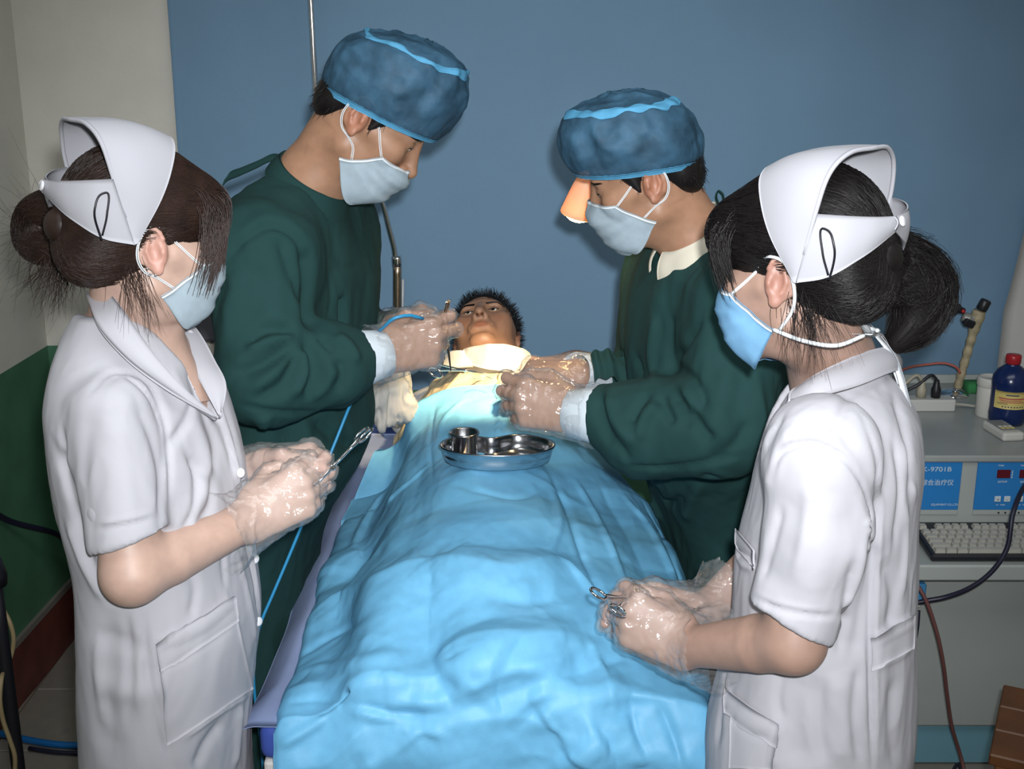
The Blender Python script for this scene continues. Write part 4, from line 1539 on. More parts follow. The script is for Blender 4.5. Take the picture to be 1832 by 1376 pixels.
    for (px, py) in ((436, 846), (462, 1000), (468, 1112)):
        p_ = on((px - 6, py), .002)
        if p_ is not None:
            add('button', lathe([(.0001, 0), (.0065, 0), (.007, .0015), (.005, .003), (.0001, .003)], 16, frame(p_, V3(.75, -.6, .2))), M_BTN, me)
    # hair
    Gh = Vox((-.11, -.17, -.10), (.11, .13, .17), .0036)
    Gh.ell((0, -.016, .046), (.0835, .106, .0975))
    Gh.ell((0, -.075, -.010), (.062, .045, .055), k=.03)
    Gh.ell((0, .062, .062), (.066, .050, .050), k=.02)
    for q in (1, -1):
        Gh.ell((q * .092, .030, -.035), (.040, .050, .062), k=.012, op='s'); Gh.ell((q * .092, -.014, .002), (.026, .025, .042), k=.008, op='s')
    Gh.ell((0, .10, -.06), (.09, .09, .068), k=.012, op='s')
    Gh.ell((0, .00, -.09), (.05, .05, .05), k=.01, op='s')
    Vh, Fh = Gh.mesh(2)
    hair = add('hair', (H.w(Vh), Fh), M_HAIR_B, me)
    anchor = V3(0, -.125, .015)
    st = []
    while len(st) < 1500:
        a = rng.uniform(-1.5, 1.5); z = rng.uniform(.0, .14)
        st.append((.09 * math.sin(a), .02 + .1 * math.cos(a) * (1 - max(0, z - .06) * 5), z))
    st = np.array(st)
    pa = great_paths(Gh, st, anchor, 16, .0018, .012)
    keep = (np.abs(Gh.at(pa.reshape(-1, 3)).reshape(pa.shape[:2])) < .012).all(1)
    s1 = strands(H.w(pa[keep]), .0007)
    # bangs falling over the forehead and cheek
    tq = np.linspace(0, 1, 12)[None, :, None]

    def bangs(n, lo_z, hi_z, xmin, xmax, sweep):
        xx = rng.uniform(xmin, xmax, n)
        lay = rng.uniform(0, 1, n)
        b0 = np.stack([xx * .75, .050 + .03 * lay - np.abs(xx) * .35, .126 - .016 * lay - xx ** 2 * 6], 1)
        ex = xx * 1.0 + sweep * rng.uniform(.3, 1.2, n) + rng.normal(0, .006, n)
        ez = lo_z + (hi_z - lo_z) * rng.uniform(0, 1, n) ** 1.4 - np.abs(ex) * .1
        ey = .094 - ex ** 2 * 7.5 + .020 * lay + rng.normal(0, .002, n)
        b2 = np.stack([ex, ey, ez], 1)
        b1 = (b0 + b2) / 2 + np.stack([ex * .25, .022 + .012 * lay, np.full(n, .026)], 1)
        return b0[:, None] * (1 - tq) ** 2 + 2 * b1[:, None] * tq * (1 - tq) + b2[:, None] * tq ** 2
    pb = np.concatenate([bangs(900, -.020, .045, -.07, .07, .012), bangs(160, -.050, .0, .02, .074, .006)])
    s2 = strands(H.w(pb), .0011)
    # wisps down the neck in front of the nape
    n = 70
    w0 = np.stack([rng.uniform(.055, .075, n), -.035 + rng.normal(0, .012, n), -.025 + rng.normal(0, .01, n)], 1)
    w2 = w0 + np.stack([rng.normal(-.005, .012, n), .028 + rng.normal(0, .02, n), -.05 - rng.uniform(0, .05, n)], 1)
    w1 = (w0 + w2) / 2 + rng.normal(0, .006, (n, 3))
    pw_ = w0[:, None] * (1 - tq) ** 2 + 2 * w1[:, None] * tq * (1 - tq) + w2[:, None] * tq ** 2
    s3 = strands(H.w(pw_), .00035)
    add('hair_strands', joinq(s1, s2, s3), M_HAIR_B, hair)['kind'] = 'stuff'
    # bun: a looped tail, with loose ends
    bc = [H.w(V3(0, -.112, .015)), P(150, 395, 1.625), P(100, 372, 1.64), P(62, 392, 1.645), P(62, 428, 1.64), P(105, 440, 1.63), P(148, 418, 1.62)]
    bp = spline(bc, 40)
    Gb = Vox(bp.min(0) - .04, bp.max(0) + .04, .0035)
    rr_ = np.interp(np.linspace(0, 1, 40), [0, .2, .5, .8, 1], [.024, .021, .024, .026, .02])
    Gb.chain(bp, list(rr_), k=.004)
    bun = add('hair_bun', Gb.mesh(2), M_HAIR_B, me)
    tl = []
    T_ = np.gradient(bp, axis=0); T_ = nrm_rows(T_)
    for i in range(700):
        o = rng.normal(0, 1, 3); o = o / np.linalg.norm(o)
        i0 = rng.integers(0, 14); i1 = rng.integers(24, 40)
        seg = bp[i0:i1]; idx = np.linspace(0, len(seg) - 1, 12)
        q = np.stack([np.interp(idx, np.arange(len(seg)), seg[:, c]) for c in range(3)], 1)
        tq_ = np.stack([np.interp(idx, np.arange(len(seg)), T_[i0:i1, c]) for c in range(3)], 1)
        oo = o - tq_ * (tq_ @ o)[:, None]; oo = nrm_rows(oo)
        tl.append(q + oo * np.interp(idx + i0, np.arange(40), rr_)[:, None] * 1.12)
    s4 = strands(np.array(tl), .0009)
    n = 230                                           # the tail's loose end
    a = P(105, 440, 1.63) + rng.normal(0, .012, (n, 3))
    e = P(92, 520, 1.62) + np.stack([rng.normal(0, .022, n), rng.normal(0, .02, n), rng.normal(0, .02, n)], 1)
    mid = (a + e) / 2 + rng.normal(0, .010, (n, 3)) + V3(.006, 0, 0)
    s5 = strands(a[:, None] * (1 - tq) ** 2 + 2 * mid[:, None] * tq * (1 - tq) + e[:, None] * tq ** 2, .0006)
    n = 120                                           # flyaways
    a = P(90, 405, 1.63) + rng.normal(0, .02, (n, 3))
    e = a + np.stack([-rng.uniform(.0, .07, n), rng.normal(0, .03, n), rng.normal(-.01, .045, n)], 1)
    mid = (a + e) / 2 + rng.normal(0, .012, (n, 3))
    s6 = strands(a[:, None] * (1 - tq) ** 2 + 2 * mid[:, None] * tq * (1 - tq) + e[:, None] * tq ** 2, .00025)
    add('hair_strands', joinq(s4, s5, s6), M_HAIR_B, bun)['kind'] = 'stuff'
    tie = np.array([P(140, 395, 1.62) + nrm(P(150, 395, 1.625) - P(100, 385, 1.64)) * 0 + .024 * (math.cos(a_) * V3(.2, .0, .98) + math.sin(a_) * V3(0, 1, 0)) for a_ in np.linspace(0, 2 * math.pi, 30)])
    add('hair_tie', tube(tie, .0035, 8), M_PIN, bun)
    nurse_cap(H, me, 1, dz=.010)
    make_mask(H, me, M_MASKP, M_MASKE, G=hv[3], seed=3, bot=.010)
    eyes(H, me, (0, 1, -.5)); brows(H, me, M_HAIR_B, hv[3]); lashes(H, me, hv[3], M_HAIR_K, .0035)
    for dy, dz in ((-.012, -.022), (-.006, -.029), (.001, -.030)):
        c = H.w(V3(.0815, dy - .01, dz))
        add('earring', lathe([(.0001, 0), (.0016, .0004), (.0018, .0012), (.0001, .0022)], 10, frame(c, H.R @ V3(1, 0, 0))), M_EARR, me)
    add('glove', glove_mesh(av[3], av[4], E, .93, .058, .046, seed=2), M_GLOVE, me)
    add('glove', glove_mesh(av2[3], av2[4], E2, .93, .05, .04, seed=5), M_GLOVE, me)
    legs(me, -.487, cy, yaw, .52, M_COAT, M_SHOEW, .075, .068)
    return av, av2


# ================================================================ right nurse
def right_nurse():
    az = rad(138); pt = rad(12)
    H = Head((math.cos(az) * math.cos(pt), math.sin(az) * math.cos(pt), -math.sin(pt)), (0, 0, 1), P(1390, 507, 1.43), -1, .95)
    nb = P(1490, 655, 1.55)
    yaw = rad(165); cy = 1.545
    hv = head_mesh(H, nb, .052, True, .0035, [(nb + V3(0, 0, -.01), nb + V3(.0, .0, -.06), .05, .05)])
    S, E, W = P(1470, 812, 1.395), P(1420, 1148, 1.362), P(1228, 1158, 1.50)
    av = arm_mesh(S, E, W, (P(1118, 1098, 1.52) - W), (.05, -1, .2), True, POSE_GRIP, .95, (.041, .038, .035, .0265))
    S2, E2, W2 = V3(.475, 1.71, 1.24), V3(.43, 1.74, .985), P(1262, 1092, 1.63)
    av2 = arm_mesh(S2, E2, W2, (P(1140, 1052, 1.63) - W2), (.0, .55, .85), False, POSE_SOFT, .93, (.042, .039, .037, .026))
    zs = [.46, .58, .71, .78, .863, .953, 1.037, 1.118, 1.196, 1.245, 1.278, 1.305]
    cx = [.425, .424, .423, .423, .427, .430, .428, .432, .438, .438, .434, .428]
    rx = [.150, .148, .143, .144, .134, .124, .122, .112, .104, .090, .070, .050]
    ry = [.20, .20, .195, .192, .182, .172, .168, .176, .176, .152, .112, .072]
    tb = torso_body(zs, cx, cy, [a * .86 for a in rx], [a * .86 for a in ry], yaw, (S, S2), (E, E2))
    me = body('nurse in white coat at the right, seen from behind, holding scissors', (.427, cy, 0), [hv[:3], av[:3], av2[:3], tb], M_SKIN_G)
    G = Vox((.18, 1.22, .42), (.70, 1.90, 1.36), .0042)
    hem = P(1420, 1106, 1.368)
    mid = P(1462, 960, 1.375)
    G.cone(S, mid, .062, .062, k=.04); G.cone(mid, hem, .062, .057, k=.02); G.cone(S + V3(-.0, .05, .006), S, .045, .056, k=.05)
    h2 = S2 + (E2 - S2) * .72
    G.cone(S2, h2, .058, .052, k=.04)
    sd = nrm(hem - S)
    hemn = nrm(sd + V3(-.42, -.05, .0))
    G.plane(hem + sd * .006, hemn, (hem - V3(.14, .14, .14), hem + V3(.14, .14, .14)))
    G.plane(h2, E2 - S2, (h2 - .075, h2 + .08))
    G.cone(hem - sd * .045, hem + sd * .07, .043, .046, op='s')
    G.loft(zs, cx, [cy] * len(zs), rx, ry, yaw, 2.15, k=.012)
    G.cone(nb + V3(0, 0, -.05), nb + V3(-.03, 0, .1), .054, .066, k=.01, op='s')
    G.cone(nb + V3(-.045, -.005, -.01), V3(.345, cy, 1.16), .05, .012, k=.008, op='s')
    VF = G.mesh(1)
    VF = wrinkle(VF, .0030, 7, 41, (1, 1, .32)); VF = wrinkle(VF, .0016, 22, 43, (1, 1, .4))
    VF = folds(VF, [
        ([(1380, 850), (1400, 812), (1445, 798), (1500, 822), (1545, 880), (1558, 950)], .007, -.005),
        ([(1558, 930), (1560, 1000), (1545, 1100), (1520, 1200)], .014, -.008), ([(1535, 880), (1550, 960), (1530, 1040), (1500, 1110)], .010, .006),
        ([(1500, 760), (1560, 860), (1580, 960)], .010, -.005), ([(1540, 740), (1572, 830), (1572, 900), (1560, 1080), (1563, 1376)], .005, -.004),
        ([(1600, 700), (1625, 800), (1630, 900)], .010, -.006), ([(1618, 780), (1625, 840), (1638, 900)], .008, .005),
        ([(1400, 740), (1370, 800), (1350, 860)], .008, -.004), ([(1420, 760), (1390, 820), (1370, 880)], .010, .005),
        ([(1432, 880), (1400, 960), (1370, 1050)], .016, -.003), ([(1480, 880), (1460, 990), (1440, 1080)], .02, .004),
        ([(1338, 1062), (1400, 1088), (1508, 1100)], .004, -.0025),
        ([(1316, 935), (1322, 980), (1352, 1002)], .006, -.004), ([(1316, 980), (1330, 1010), (1356, 1018)], .005, .004),
        ([(1298, 1210), (1312, 1260), (1350, 1290), (1392, 1302)], .005, .004), ([(1302, 1250), (1330, 1300), (1388, 1322)], .005, -.003),
        ([(1392, 1300), (1385, 1376)], .005, .004), ([(1440, 1200), (1420, 1280), (1440, 1376)], .02, -.006),
        ([(1560, 1140), (1600, 1125), (1636, 1100)], .005, .004), ([(1564, 1195), (1600, 1180), (1632, 1160)], .004, .003),
        ([(1580, 1000), (1600, 1060), (1590, 1130)], .012, -.006), ([(1490, 1200), (1510, 1290), (1500, 1376)], .02, .006),
        ([(1600, 1210), (1595, 1300), (1605, 1376)], .012, -.005), ([(1300, 1180), (1290, 1260), (1282, 1340)], .008, -.004)])
    VF = folds(VF, [([(1385, 860), (1400, 815), (1450, 798), (1505, 822), (1545, 885), (1556, 960), (1545, 1040)], .0045, -.0045, True), ([(1350, 1068), (1400, 1086), (1496, 1101)], .0035, .003, True),
        ([(1572, 830), (1572, 900), (1562, 1080), (1563, 1376)], .004, .004, True), ([(1530, 1000), (1512, 1100), (1500, 1180)], .007, -.006), ([(1600, 780), (1612, 870), (1600, 980)], .007, -.005), ([(1520, 700), (1500, 750), (1450, 780)], .006, -.004),
        ([(1400, 900), (1380, 980), (1362, 1040)], .007, -.004), ([(1450, 860), (1440, 960), (1420, 1040)], .009, .004), ([(1620, 900), (1618, 1000), (1610, 1080)], .007, .005), ([(1540, 1180), (1530, 1280), (1540, 1370)], .008, -.005), ([(1470, 1210), (1465, 1290), (1478, 1370)], .009, -.005), ([(1400, 1200), (1392, 1260), (1400, 1290)], .007, -.004)])
    coat = add('coat', VF, M_COAT, me)
    cb = bvh(VF)
    pI = [P(1585, 640, 1.66), P(1600, 628, 1.60), P(1575, 622, 1.525), P(1520, 640, 1.475), P(1455, 672, 1.455), P(1425, 692, 1.47)]
    pO = [P(1598, 690, 1.68), P(1612, 668, 1.605), P(1590, 668, 1.49), P(1530, 692, 1.435), P(1450, 715, 1.42), P(1405, 735, 1.45)]
    add('collar', collar_ribbon(pI, pO, 50, .003, .006), M_COAT, me)
    pI = [P(1425, 692, 1.47), P(1405, 725, 1.49), P(1385, 775, 1.51)]
    pO = [P(1410, 716, 1.44), P(1385, 755, 1.46), P(1360, 805, 1.50)]
    add('lapel', collar_ribbon(pI, pO, 24, .003, .004), M_COAT, me)

    def patch(name, quad, nx, ny, off):
        out = []
        for v in np.linspace(0, 1, ny):
            row = []
            for u in np.linspace(0, 1, nx):
                a = np.array(quad[0]) * (1 - u) + np.array(quad[1]) * u; b_ = np.array(quad[3]) * (1 - u) + np.array(quad[2]) * u
                h = cb.ray_cast(Vector(CAMP), Vector(nrm(ray(*(a * (1 - v) + b_ * v)))))
                row.append(np.array(h[0]) + np.array(h[1]) * off if h[0] is not None else row[-1] if row else None)
            if any(r is None for r in row): continue
            out.append(row)
        add(name, sheet(np.array(out), off), M_COAT, me)
    patch('pocket', [(1312, 1278), (1390, 1322), (1384, 1374), (1310, 1374)], 18, 14, .003)
    patch('pocket_band', [(1304, 1232), (1394, 1296), (1390, 1336), (1304, 1276)], 18, 6, .0045)
    patch('back_belt', [(1562, 1140), (1630, 1102), (1628, 1162), (1563, 1198)], 16, 8, .003)
    patch('chest_pocket', [(1322, 948), (1354, 985), (1354, 1020), (1322, 985)], 10, 8, .003)
    # hair
    Gh = Vox((-.12, -.19, -.11), (.12, .14, .18), .0036)
    Gh.ell((0, -.018, .048), (.0845, .108, .098))
    Gh.ell((0, -.08, -.005), (.066, .048, .062), k=.03)
    Gh.ell((0, .066, .064), (.070, .052, .052), k=.02)
    for q in (1, -1):
        Gh.ell((q * .094, .028, -.035), (.040, .050, .060), k=.012, op='s'); Gh.ell((q * .092, -.014, .002), (.026, .025, .042), k=.008, op='s')
    Gh.ell((0, .10, -.06), (.09, .09, .066), k=.012, op='s')
    Gh.ell((0, .00, -.09), (.05, .05, .05), k=.01, op='s')
    Vh, Fh = Gh.mesh(2)
    hair = add('hair', (H.w(Vh), Fh), M_HAIR_K, me)
    anchor = V3(0, -.128, .01)
    a = rng.uniform(-1.5, 1.5, 1600); z = rng.uniform(-.0, .14, 1600)
    st = np.stack([.09 * np.sin(a), .02 + .1 * np.cos(a) * (1 - np.maximum(0, z - .06) * 5), z], 1)
    pa = great_paths(Gh, st, anchor, 16, .0018, .012)
    keep = (np.abs(Gh.at(pa.reshape(-1, 3)).reshape(pa.shape[:2])) < .012).all(1)
    s1 = strands(H.w(pa[keep]), .0007)
    tq = np.linspace(0, 1, 12)[None, :, None]
    def bangs(n, lo_z, hi_z, xmin, xmax, sweep):
        xx = rng.uniform(xmin, xmax, n)
        lay = rng.uniform(0, 1, n)
        b0 = np.stack([xx * .75, .050 + .03 * lay - np.abs(xx) * .35, .126 - .016 * lay - xx ** 2 * 6], 1)
        ex = xx * 1.0 + sweep * rng.uniform(.3, 1.2, n) + rng.normal(0, .006, n)
        ez = lo_z + (hi_z - lo_z) * rng.uniform(0, 1, n) ** 1.4 - np.abs(ex) * .1
        ey = .094 - ex ** 2 * 7.5 + .020 * lay + rng.normal(0, .002, n)
        b2 = np.stack([ex, ey, ez], 1)
        b1 = (b0 + b2) / 2 + np.stack([ex * .25, .022 + .012 * lay, np.full(n, .026)], 1)
        return b0[:, None] * (1 - tq) ** 2 + 2 * b1[:, None] * tq * (1 - tq) + b2[:, None] * tq ** 2
    s2 = strands(H.w(np.concatenate([bangs(1100, .012, .050, -.072, .072, -.006), bangs(90, -.012, .02, -.075, -.03, .0)])), .0011)
    n = 110
    w0 = np.stack([-rng.uniform(.05, .075, n), -.038 + rng.normal(0, .014, n), -.02 + rng.normal(0, .012, n)], 1)
    w2 = w0 + np.stack([rng.normal(.005, .014, n), .0 + rng.normal(0, .022, n), -.045 - rng.uniform(0, .055, n)], 1)
    w1 = (w0 + w2) / 2 + rng.normal(0, .008, (n, 3))
    s3 = strands(H.w(w0[:, None] * (1 - tq) ** 2 + 2 * w1[:, None] * tq * (1 - tq) + w2[:, None] * tq ** 2), .0004)
    add('hair_strands', joinq(s1, s2, s3), M_HAIR_K, hair)['kind'] = 'stuff'
    # ponytail, bushy and hanging
    bc = np.array([H.w(V3(0, -.112, .012)), P(1585, 470, 1.56), P(1625, 490, 1.565), P(1648, 530, 1.565), P(1632, 580, 1.56), P(1600, 615, 1.555)])
    bp = spline(bc, 30)
    Gb = Vox(bp.min(0) - .06, bp.max(0) + .06, .004)
    rr_ = np.interp(np.linspace(0, 1, 30), [0, .2, .45, .7, .9, 1], [.026, .024, .040, .042, .028, .014])
    Gb.chain(bp, list(rr_), k=.006)
    pony = add('ponytail', Gb.mesh(2), M_HAIR_K, me)
    T_ = nrm_rows(np.gradient(bp, axis=0)); tl = []
    for i in range(1500):
        o = nrm(rng.normal(0, 1, 3)); i0 = rng.integers(0, 16); i1 = rng.integers(i0 + 8, 31)
        idx = np.linspace(i0, i1 - 1, 12)
        q = np.stack([np.interp(idx, np.arange(30), bp[:, c]) for c in range(3)], 1)
        tq_ = np.stack([np.interp(idx, np.arange(30), T_[:, c]) for c in range(3)], 1)
        oo = nrm_rows(o - tq_ * (tq_ @ o)[:, None])
        fl_ = 1.02 + np.linspace(0, 1, 12) ** 2 * rng.uniform(0, .38)
        tl.append(q + oo * (np.interp(idx, np.arange(30), rr_) * fl_)[:, None])
    add('hair_strands', strands(np.array(tl), .0008), M_HAIR_K, pony)['kind'] = 'stuff'
    tc = (bp[5] + bp[6]) / 2; tz = T_[5]
    fr_ = frame(tc, tz)
    tie = np.array([tc + .027 * (math.cos(a_) * fr_[:3, 0] + math.sin(a_) * fr_[:3, 1]) for a_ in np.linspace(0, 2 * math.pi, 40)])
    tv = tube(tie, .007, 10); tv = (tv[0] + .0018 * np.stack([vnoise(tv[0] * 160, 1), vnoise(tv[0] * 160, 2), vnoise(tv[0] * 160, 3)], 1), tv[1])
    add('hair_tie', tv, M_PIN, pony)
    nurse_cap(H, me, -1)
    # tied mask with binding and straps
    mo, g = make_mask(H, me, M_MASKB, M_MASKE, loops=None, G=hv[3], seed=9, wx=.067, puff=.004)
    for q in (1, -1):
        a_, b_ = g[0, -1 if q > 0 else 0], g[-1, -1 if q > 0 else 0]
        strap = spline([a_, V3(q * .0725, .018, .018), V3(q * .0795, -.002, .034), V3(q * .084, -.028, .026), V3(q * .082, -.036, .0), V3(q * .074, -.026, -.035), b_ + V3(q * .003, -.010, .0)], 40)
        nr = np.tile(V3(0, .5, .8), (40, 1)) * .003
        add('mask_tie', tube(H.w(strap), .0022, 6), M_MASKE, mo)
        back = spline([b_, V3(q * .066, -.03, -.075), V3(q * .055, -.068, -.085), V3(q * .018, -.088, -.080)], 30)
        add('mask_tie', tube(H.w(back), .0026, 6), M_MASKE, mo)
    kn = H.w(V3(-.01, -.090, -.080))
    for pts in ([kn, P(1545, 578, 1.50), P(1560, 600, 1.49), P(1530, 598, 1.49), kn], [kn, P(1560, 590, 1.52), P(1598, 640, 1.53), P(1622, 720, 1.52), P(1636, 800, 1.51), P(1640, 870, 1.50)],
                [kn, P(1585, 620, 1.54), P(1612, 690, 1.55), P(1634, 760, 1.55), P(1642, 830, 1.545)]):
        pp = spline(pts, 40); wd = np.array([V3(.5, -.6, .1)] * 40) * .006
        add('mask_tie', sheet(np.stack([pp - wd, pp + wd]), .0008), M_MASKE, mo)
    eyes(H, me, (0, 1, -.4)); brows(H, me, M_HAIR_K, hv[3]); lashes(H, me, hv[3], M_HAIR_K, .0035)
    add('glove', glove_mesh(av[3], av[4], E, .95, .062, .050, seed=12), M_GLOVE, me)
    add('glove', glove_mesh(av2[3], av2[4], E2, .93, .055, .052, seed=15, grow=.005), M_GLOVE, me)
    legs(me, .43, cy, yaw, .50, M_COAT, M_SHOEW, .075, .068)
    return av, av2


# ================================================================ doctors
def short_hair(H, me, Gf, m, back=True, n=1300):
    G = Vox((-.1, -.13, -.09), (.1, .11, .16), .004)
    G.ell((0, -.008, .048), (.0780, .0925, .0885))
    G.ell((0, -.062, -.006), (.058, .034, .046), k=.025)
    for q in (1, -1):
        G.cone((q * .070, .022, .03), (q * .0705, .014, -.002), .010, .006, k=.012)
        G.ell((q * .095, -.014, .0), (.03, .026, .036), k=.006, op='s')
        G.ell((q * .09, .05, -.03), (.04, .034, .05), k=.01, op='s')
    G.ell((0, .105, -.02), (.11, .06, .082), k=.01, op='s')
    G.ell((0, .02, -.08), (.09, .07, .07), k=.01, op='s')
    V, F = G.mesh(2)
    hair = add('hair', (H.w(V), F), m, me)
    N = vnormals(V, F)
    i = rng.integers(0, len(V), n); i = i[(V[i, 2] < .055)]
    d = nrm_rows(N[i] * .12 + V3(0, -.02, -1) + rng.normal(0, .25, (len(i), 3)))
    t = np.linspace(0, 1, 4)[None, :, None] * rng.uniform(.006, .013, (len(i), 1, 1))
    add('hair_strands', strands(H.w(V[i][:, None] + d[:, None] * t), .0006), m, hair)['kind'] = 'stuff'
    return hair


def cuff(name, a, b, ra, rb, parent, seed=0):
    d = np.asarray(b) - np.asarray(a); M = frame(a, d); L = np.linalg.norm(d)
    prof = [(ra * .86, 0), (ra, .002), (ra * 1.0, L * .3), ((ra + rb) / 2, L * .6), (rb, L), (rb * .93, L + .001), (rb * .9, L - .015)]
    V, F = lathe(prof, 48, M, cap=False)
    V, F = wrinkle((V, np.array([f for f in F if len(f) == 4])), .002, 60, seed, (1, 1, 1))
    return add(name, (V, F), M_CUFF, parent)


def left_doctor():
    az = rad(2); pt = rad(42)
    H = Head((math.cos(az) * math.cos(pt), math.sin(az) * math.cos(pt), -math.sin(pt)), (math.sin(pt), 0, math.cos(pt)), P(641, 212, 2.02), 1, 1.0)
    nb = P(553, 330, 2.12)
    yaw = rad(-18); cy = 2.15
    hv = head_mesh(H, nb, .057, False, .0018, [(nb, nb + V3(-.01, .01, -.06), .055, .05)])
    S, E, W = V3(-.405, 1.985, 1.378), P(474, 676, 1.875), P(684, 634, 1.995)
    hx = P(785, 606, 2.03) - W
    av = arm_mesh(S, E, W, hx, (.05, -1, .15), False, {'index': (22, 78, 52), 'middle': (32, 80, 52), 'ring': (58, 82, 46), 'little': (66, 82, 42), 'thumb': [(.020, .026, -.012), (.060, .046, -.034), (.096, .038, -.040), (.122, .022, -.040)]}, 1.03)
    S2, E2, W2 = V3(-.34, 2.32, 1.37), P(610, 640, 2.36), P(705, 590, 2.26)
    av2 = arm_mesh(S2, E2, W2, P(765, 572, 2.22) - W2, (.1, .7, .6), True, POSE_PINCH, 1.0)
    zs = [.34, .5, .7, .85, .95, 1.03, 1.07, 1.12, 1.2, 1.3, 1.38, 1.43, 1.46, 1.485]
    cx = [-.53, -.53, -.52, -.475, -.410, -.380, -.378, -.378, -.380, -.380, -.386, -.382, -.370, -.362]
    rx = [.15, .142, .13, .12, .114, .104, .100, .104, .114, .116, .108, .092, .072, .058]
    ry = [.24, .23, .215, .205, .20, .192, .188, .192, .202, .212, .205, .17, .12, .08]
    tb = torso_body(zs, cx, cy, [a * .82 for a in rx], [a * .82 for a in ry], yaw, (S, S2), (E, E2))
    me = body('doctor in dark green gown at the left, bending over the patient with tweezers', (-.50, cy, 0), [hv[:3], av[:3], av2[:3], tb], M_SKIN_M)
    G = Vox((-.76, 1.70, .32), (-.08, 2.50, 1.52), .0062)
    G.loft(zs, cx, [cy] * len(zs), rx, ry, yaw, 2.2)
    G.cone(S, E, .078, .070, k=.05); G.cone(S + V3(.0, .07, .02), S, .07, .076, k=.05)
    mid = E + (W - E) * .55
    we = W - nrm(W - E) * .035
    G.cone(E, mid, .070, .069, k=.03); G.cone(mid, we, .069, .050, k=.02)
    G.plane(we, W - E, (we - .09, we + V3(.09, .09, .09)))
    G.cone(S2, E2, .08, .07, k=.05); G.cone(E2, W2 + nrm(W2 - E2) * .012, .066, .036, k=.02)
    G.cone(nb + V3(0, 0, -.03), nb + V3(.02, 0, .12), .060, .075, k=.006, op='s')
    VF = G.mesh(1)
    VF = wrinkle(VF, .008, 6, 51, (1, 1, .45)); VF = wrinkle(VF, .003, 17, 53, (1, 1, .6))
    VF = folds(VF, [
        ([(400, 470), (440, 425), (490, 403), (530, 425), (552, 480)], .008, -.008),
        ([(500, 420), (520, 480), (548, 545)], .012, -.010), ([(550, 440), (556, 520), (552, 590)], .016, -.018),
        ([(530, 590), (470, 590), (435, 615)], .010, -.012), ([(530, 600), (480, 612), (440, 630)], .009, .010),
        ([(525, 615), (470, 650), (415, 672)], .012, -.014), ([(530, 620), (490, 665), (445, 705)], .010, .010), ([(532, 625), (505, 690), (455, 712)], .011, -.012),
        ([(540, 620), (545, 670), (520, 710)], .011, .010), ([(545, 600), (560, 660), (550, 720)], .012, -.012),
        ([(600, 600), (625, 620), (640, 650)], .010, .010), ([(600, 650), (580, 690), (555, 712)], .012, .010), ([(605, 640), (610, 680), (598, 700)], .010, -.010),
        ([(570, 600), (585, 615), (600, 630)], .008, -.009), ([(430, 725), (480, 736), (560, 738), (630, 728)], .006, -.006),
        ([(510, 750), (505, 820), (495, 900)], .012, -.012), ([(540, 752), (560, 820), (585, 880)], .012, .010), ([(560, 750), (610, 790), (640, 800)], .010, -.008), ([(470, 745), (480, 820)], .012, .008),
        ([(590, 480), (592, 540), (578, 600)], .006, -.003), ([(592, 478), (645, 476)], .005, -.003), ([(430, 480), (410, 560), (400, 640)], .02, .008), ([(470, 470), (455, 540), (420, 610)], .02, -.006)])
    add('gown', VF, M_GOWN, me)
    # neckband with its tie
    axn = nrm(H.w(V3(0, -.02, -.03)) - nb)
    add('neckband', neck_ring(nb, axn + V3(-.15, 0, .1), V3(1, -.2, 0), lambda t: .030 - .020 * front(t), lambda t: -.004 - .030 * front(t), lambda t: .0595 + .002 * front(t), lambda t: .073 + .006 * front(t), thick=.004, bulge=.002), M_GOWN, me)
    tp_ = spline([P(512, 285, 2.11), P(490, 282, 2.12), P(460, 295, 2.13), P(430, 308, 2.14), P(408, 318, 2.15), P(398, 330, 2.15)], 40)
    wd = np.tile(V3(.004, 0, .0085), (40, 1)) * np.interp(np.linspace(0, 1, 40), [0, .2, 1], [.6, .8, 1])[:, None]
    add('neck_tie', sheet(np.stack([tp_ - wd, tp_ + wd]), .003), M_GOWN, me)
    cuff('cuff', W - nrm(W - E) * .050, W + nrm(W - E) * .004, .046, .040, me, 4)
    short_hair(H, me, hv[3], M_HAIR_K)
    bouffant(H, me, [(.106, .046, -.086, -.010, .080), (.110, .060, -.100, .006, .088), (.110, .092, -.108, .040, .095), (.101, .130, -.107, .070, .096),
                     (.082, .154, -.098, .092, .090), (.058, .166, -.078, .114, .076), (.030, .166, -.050, .136, .052), (.002, .161, -.012, .155, .014)], seed=3)
    make_mask(H, me, M_MASKP, M_MASKE, G=hv[3], dz=-.008, seed=13, top=-.016)
    eyes(H, me, (0, 1, -.25)); brows(H, me, M_HAIR_K, hv[3]); lashes(H, me, hv[3], M_HAIR_K, .0018)
    add('glove', glove_mesh(av[3], av[4], E, 1.03, .030, .040, seed=22, grow=.003), M_GLOVE, me)
    add('glove', glove_mesh(av2[3], av2[4], E2, 1.0, .03, .04, seed=25), M_GLOVE, me)
    legs(me, -.53, cy, yaw, .45, M_TROU, M_SHOEK, .09)
    return av, av2


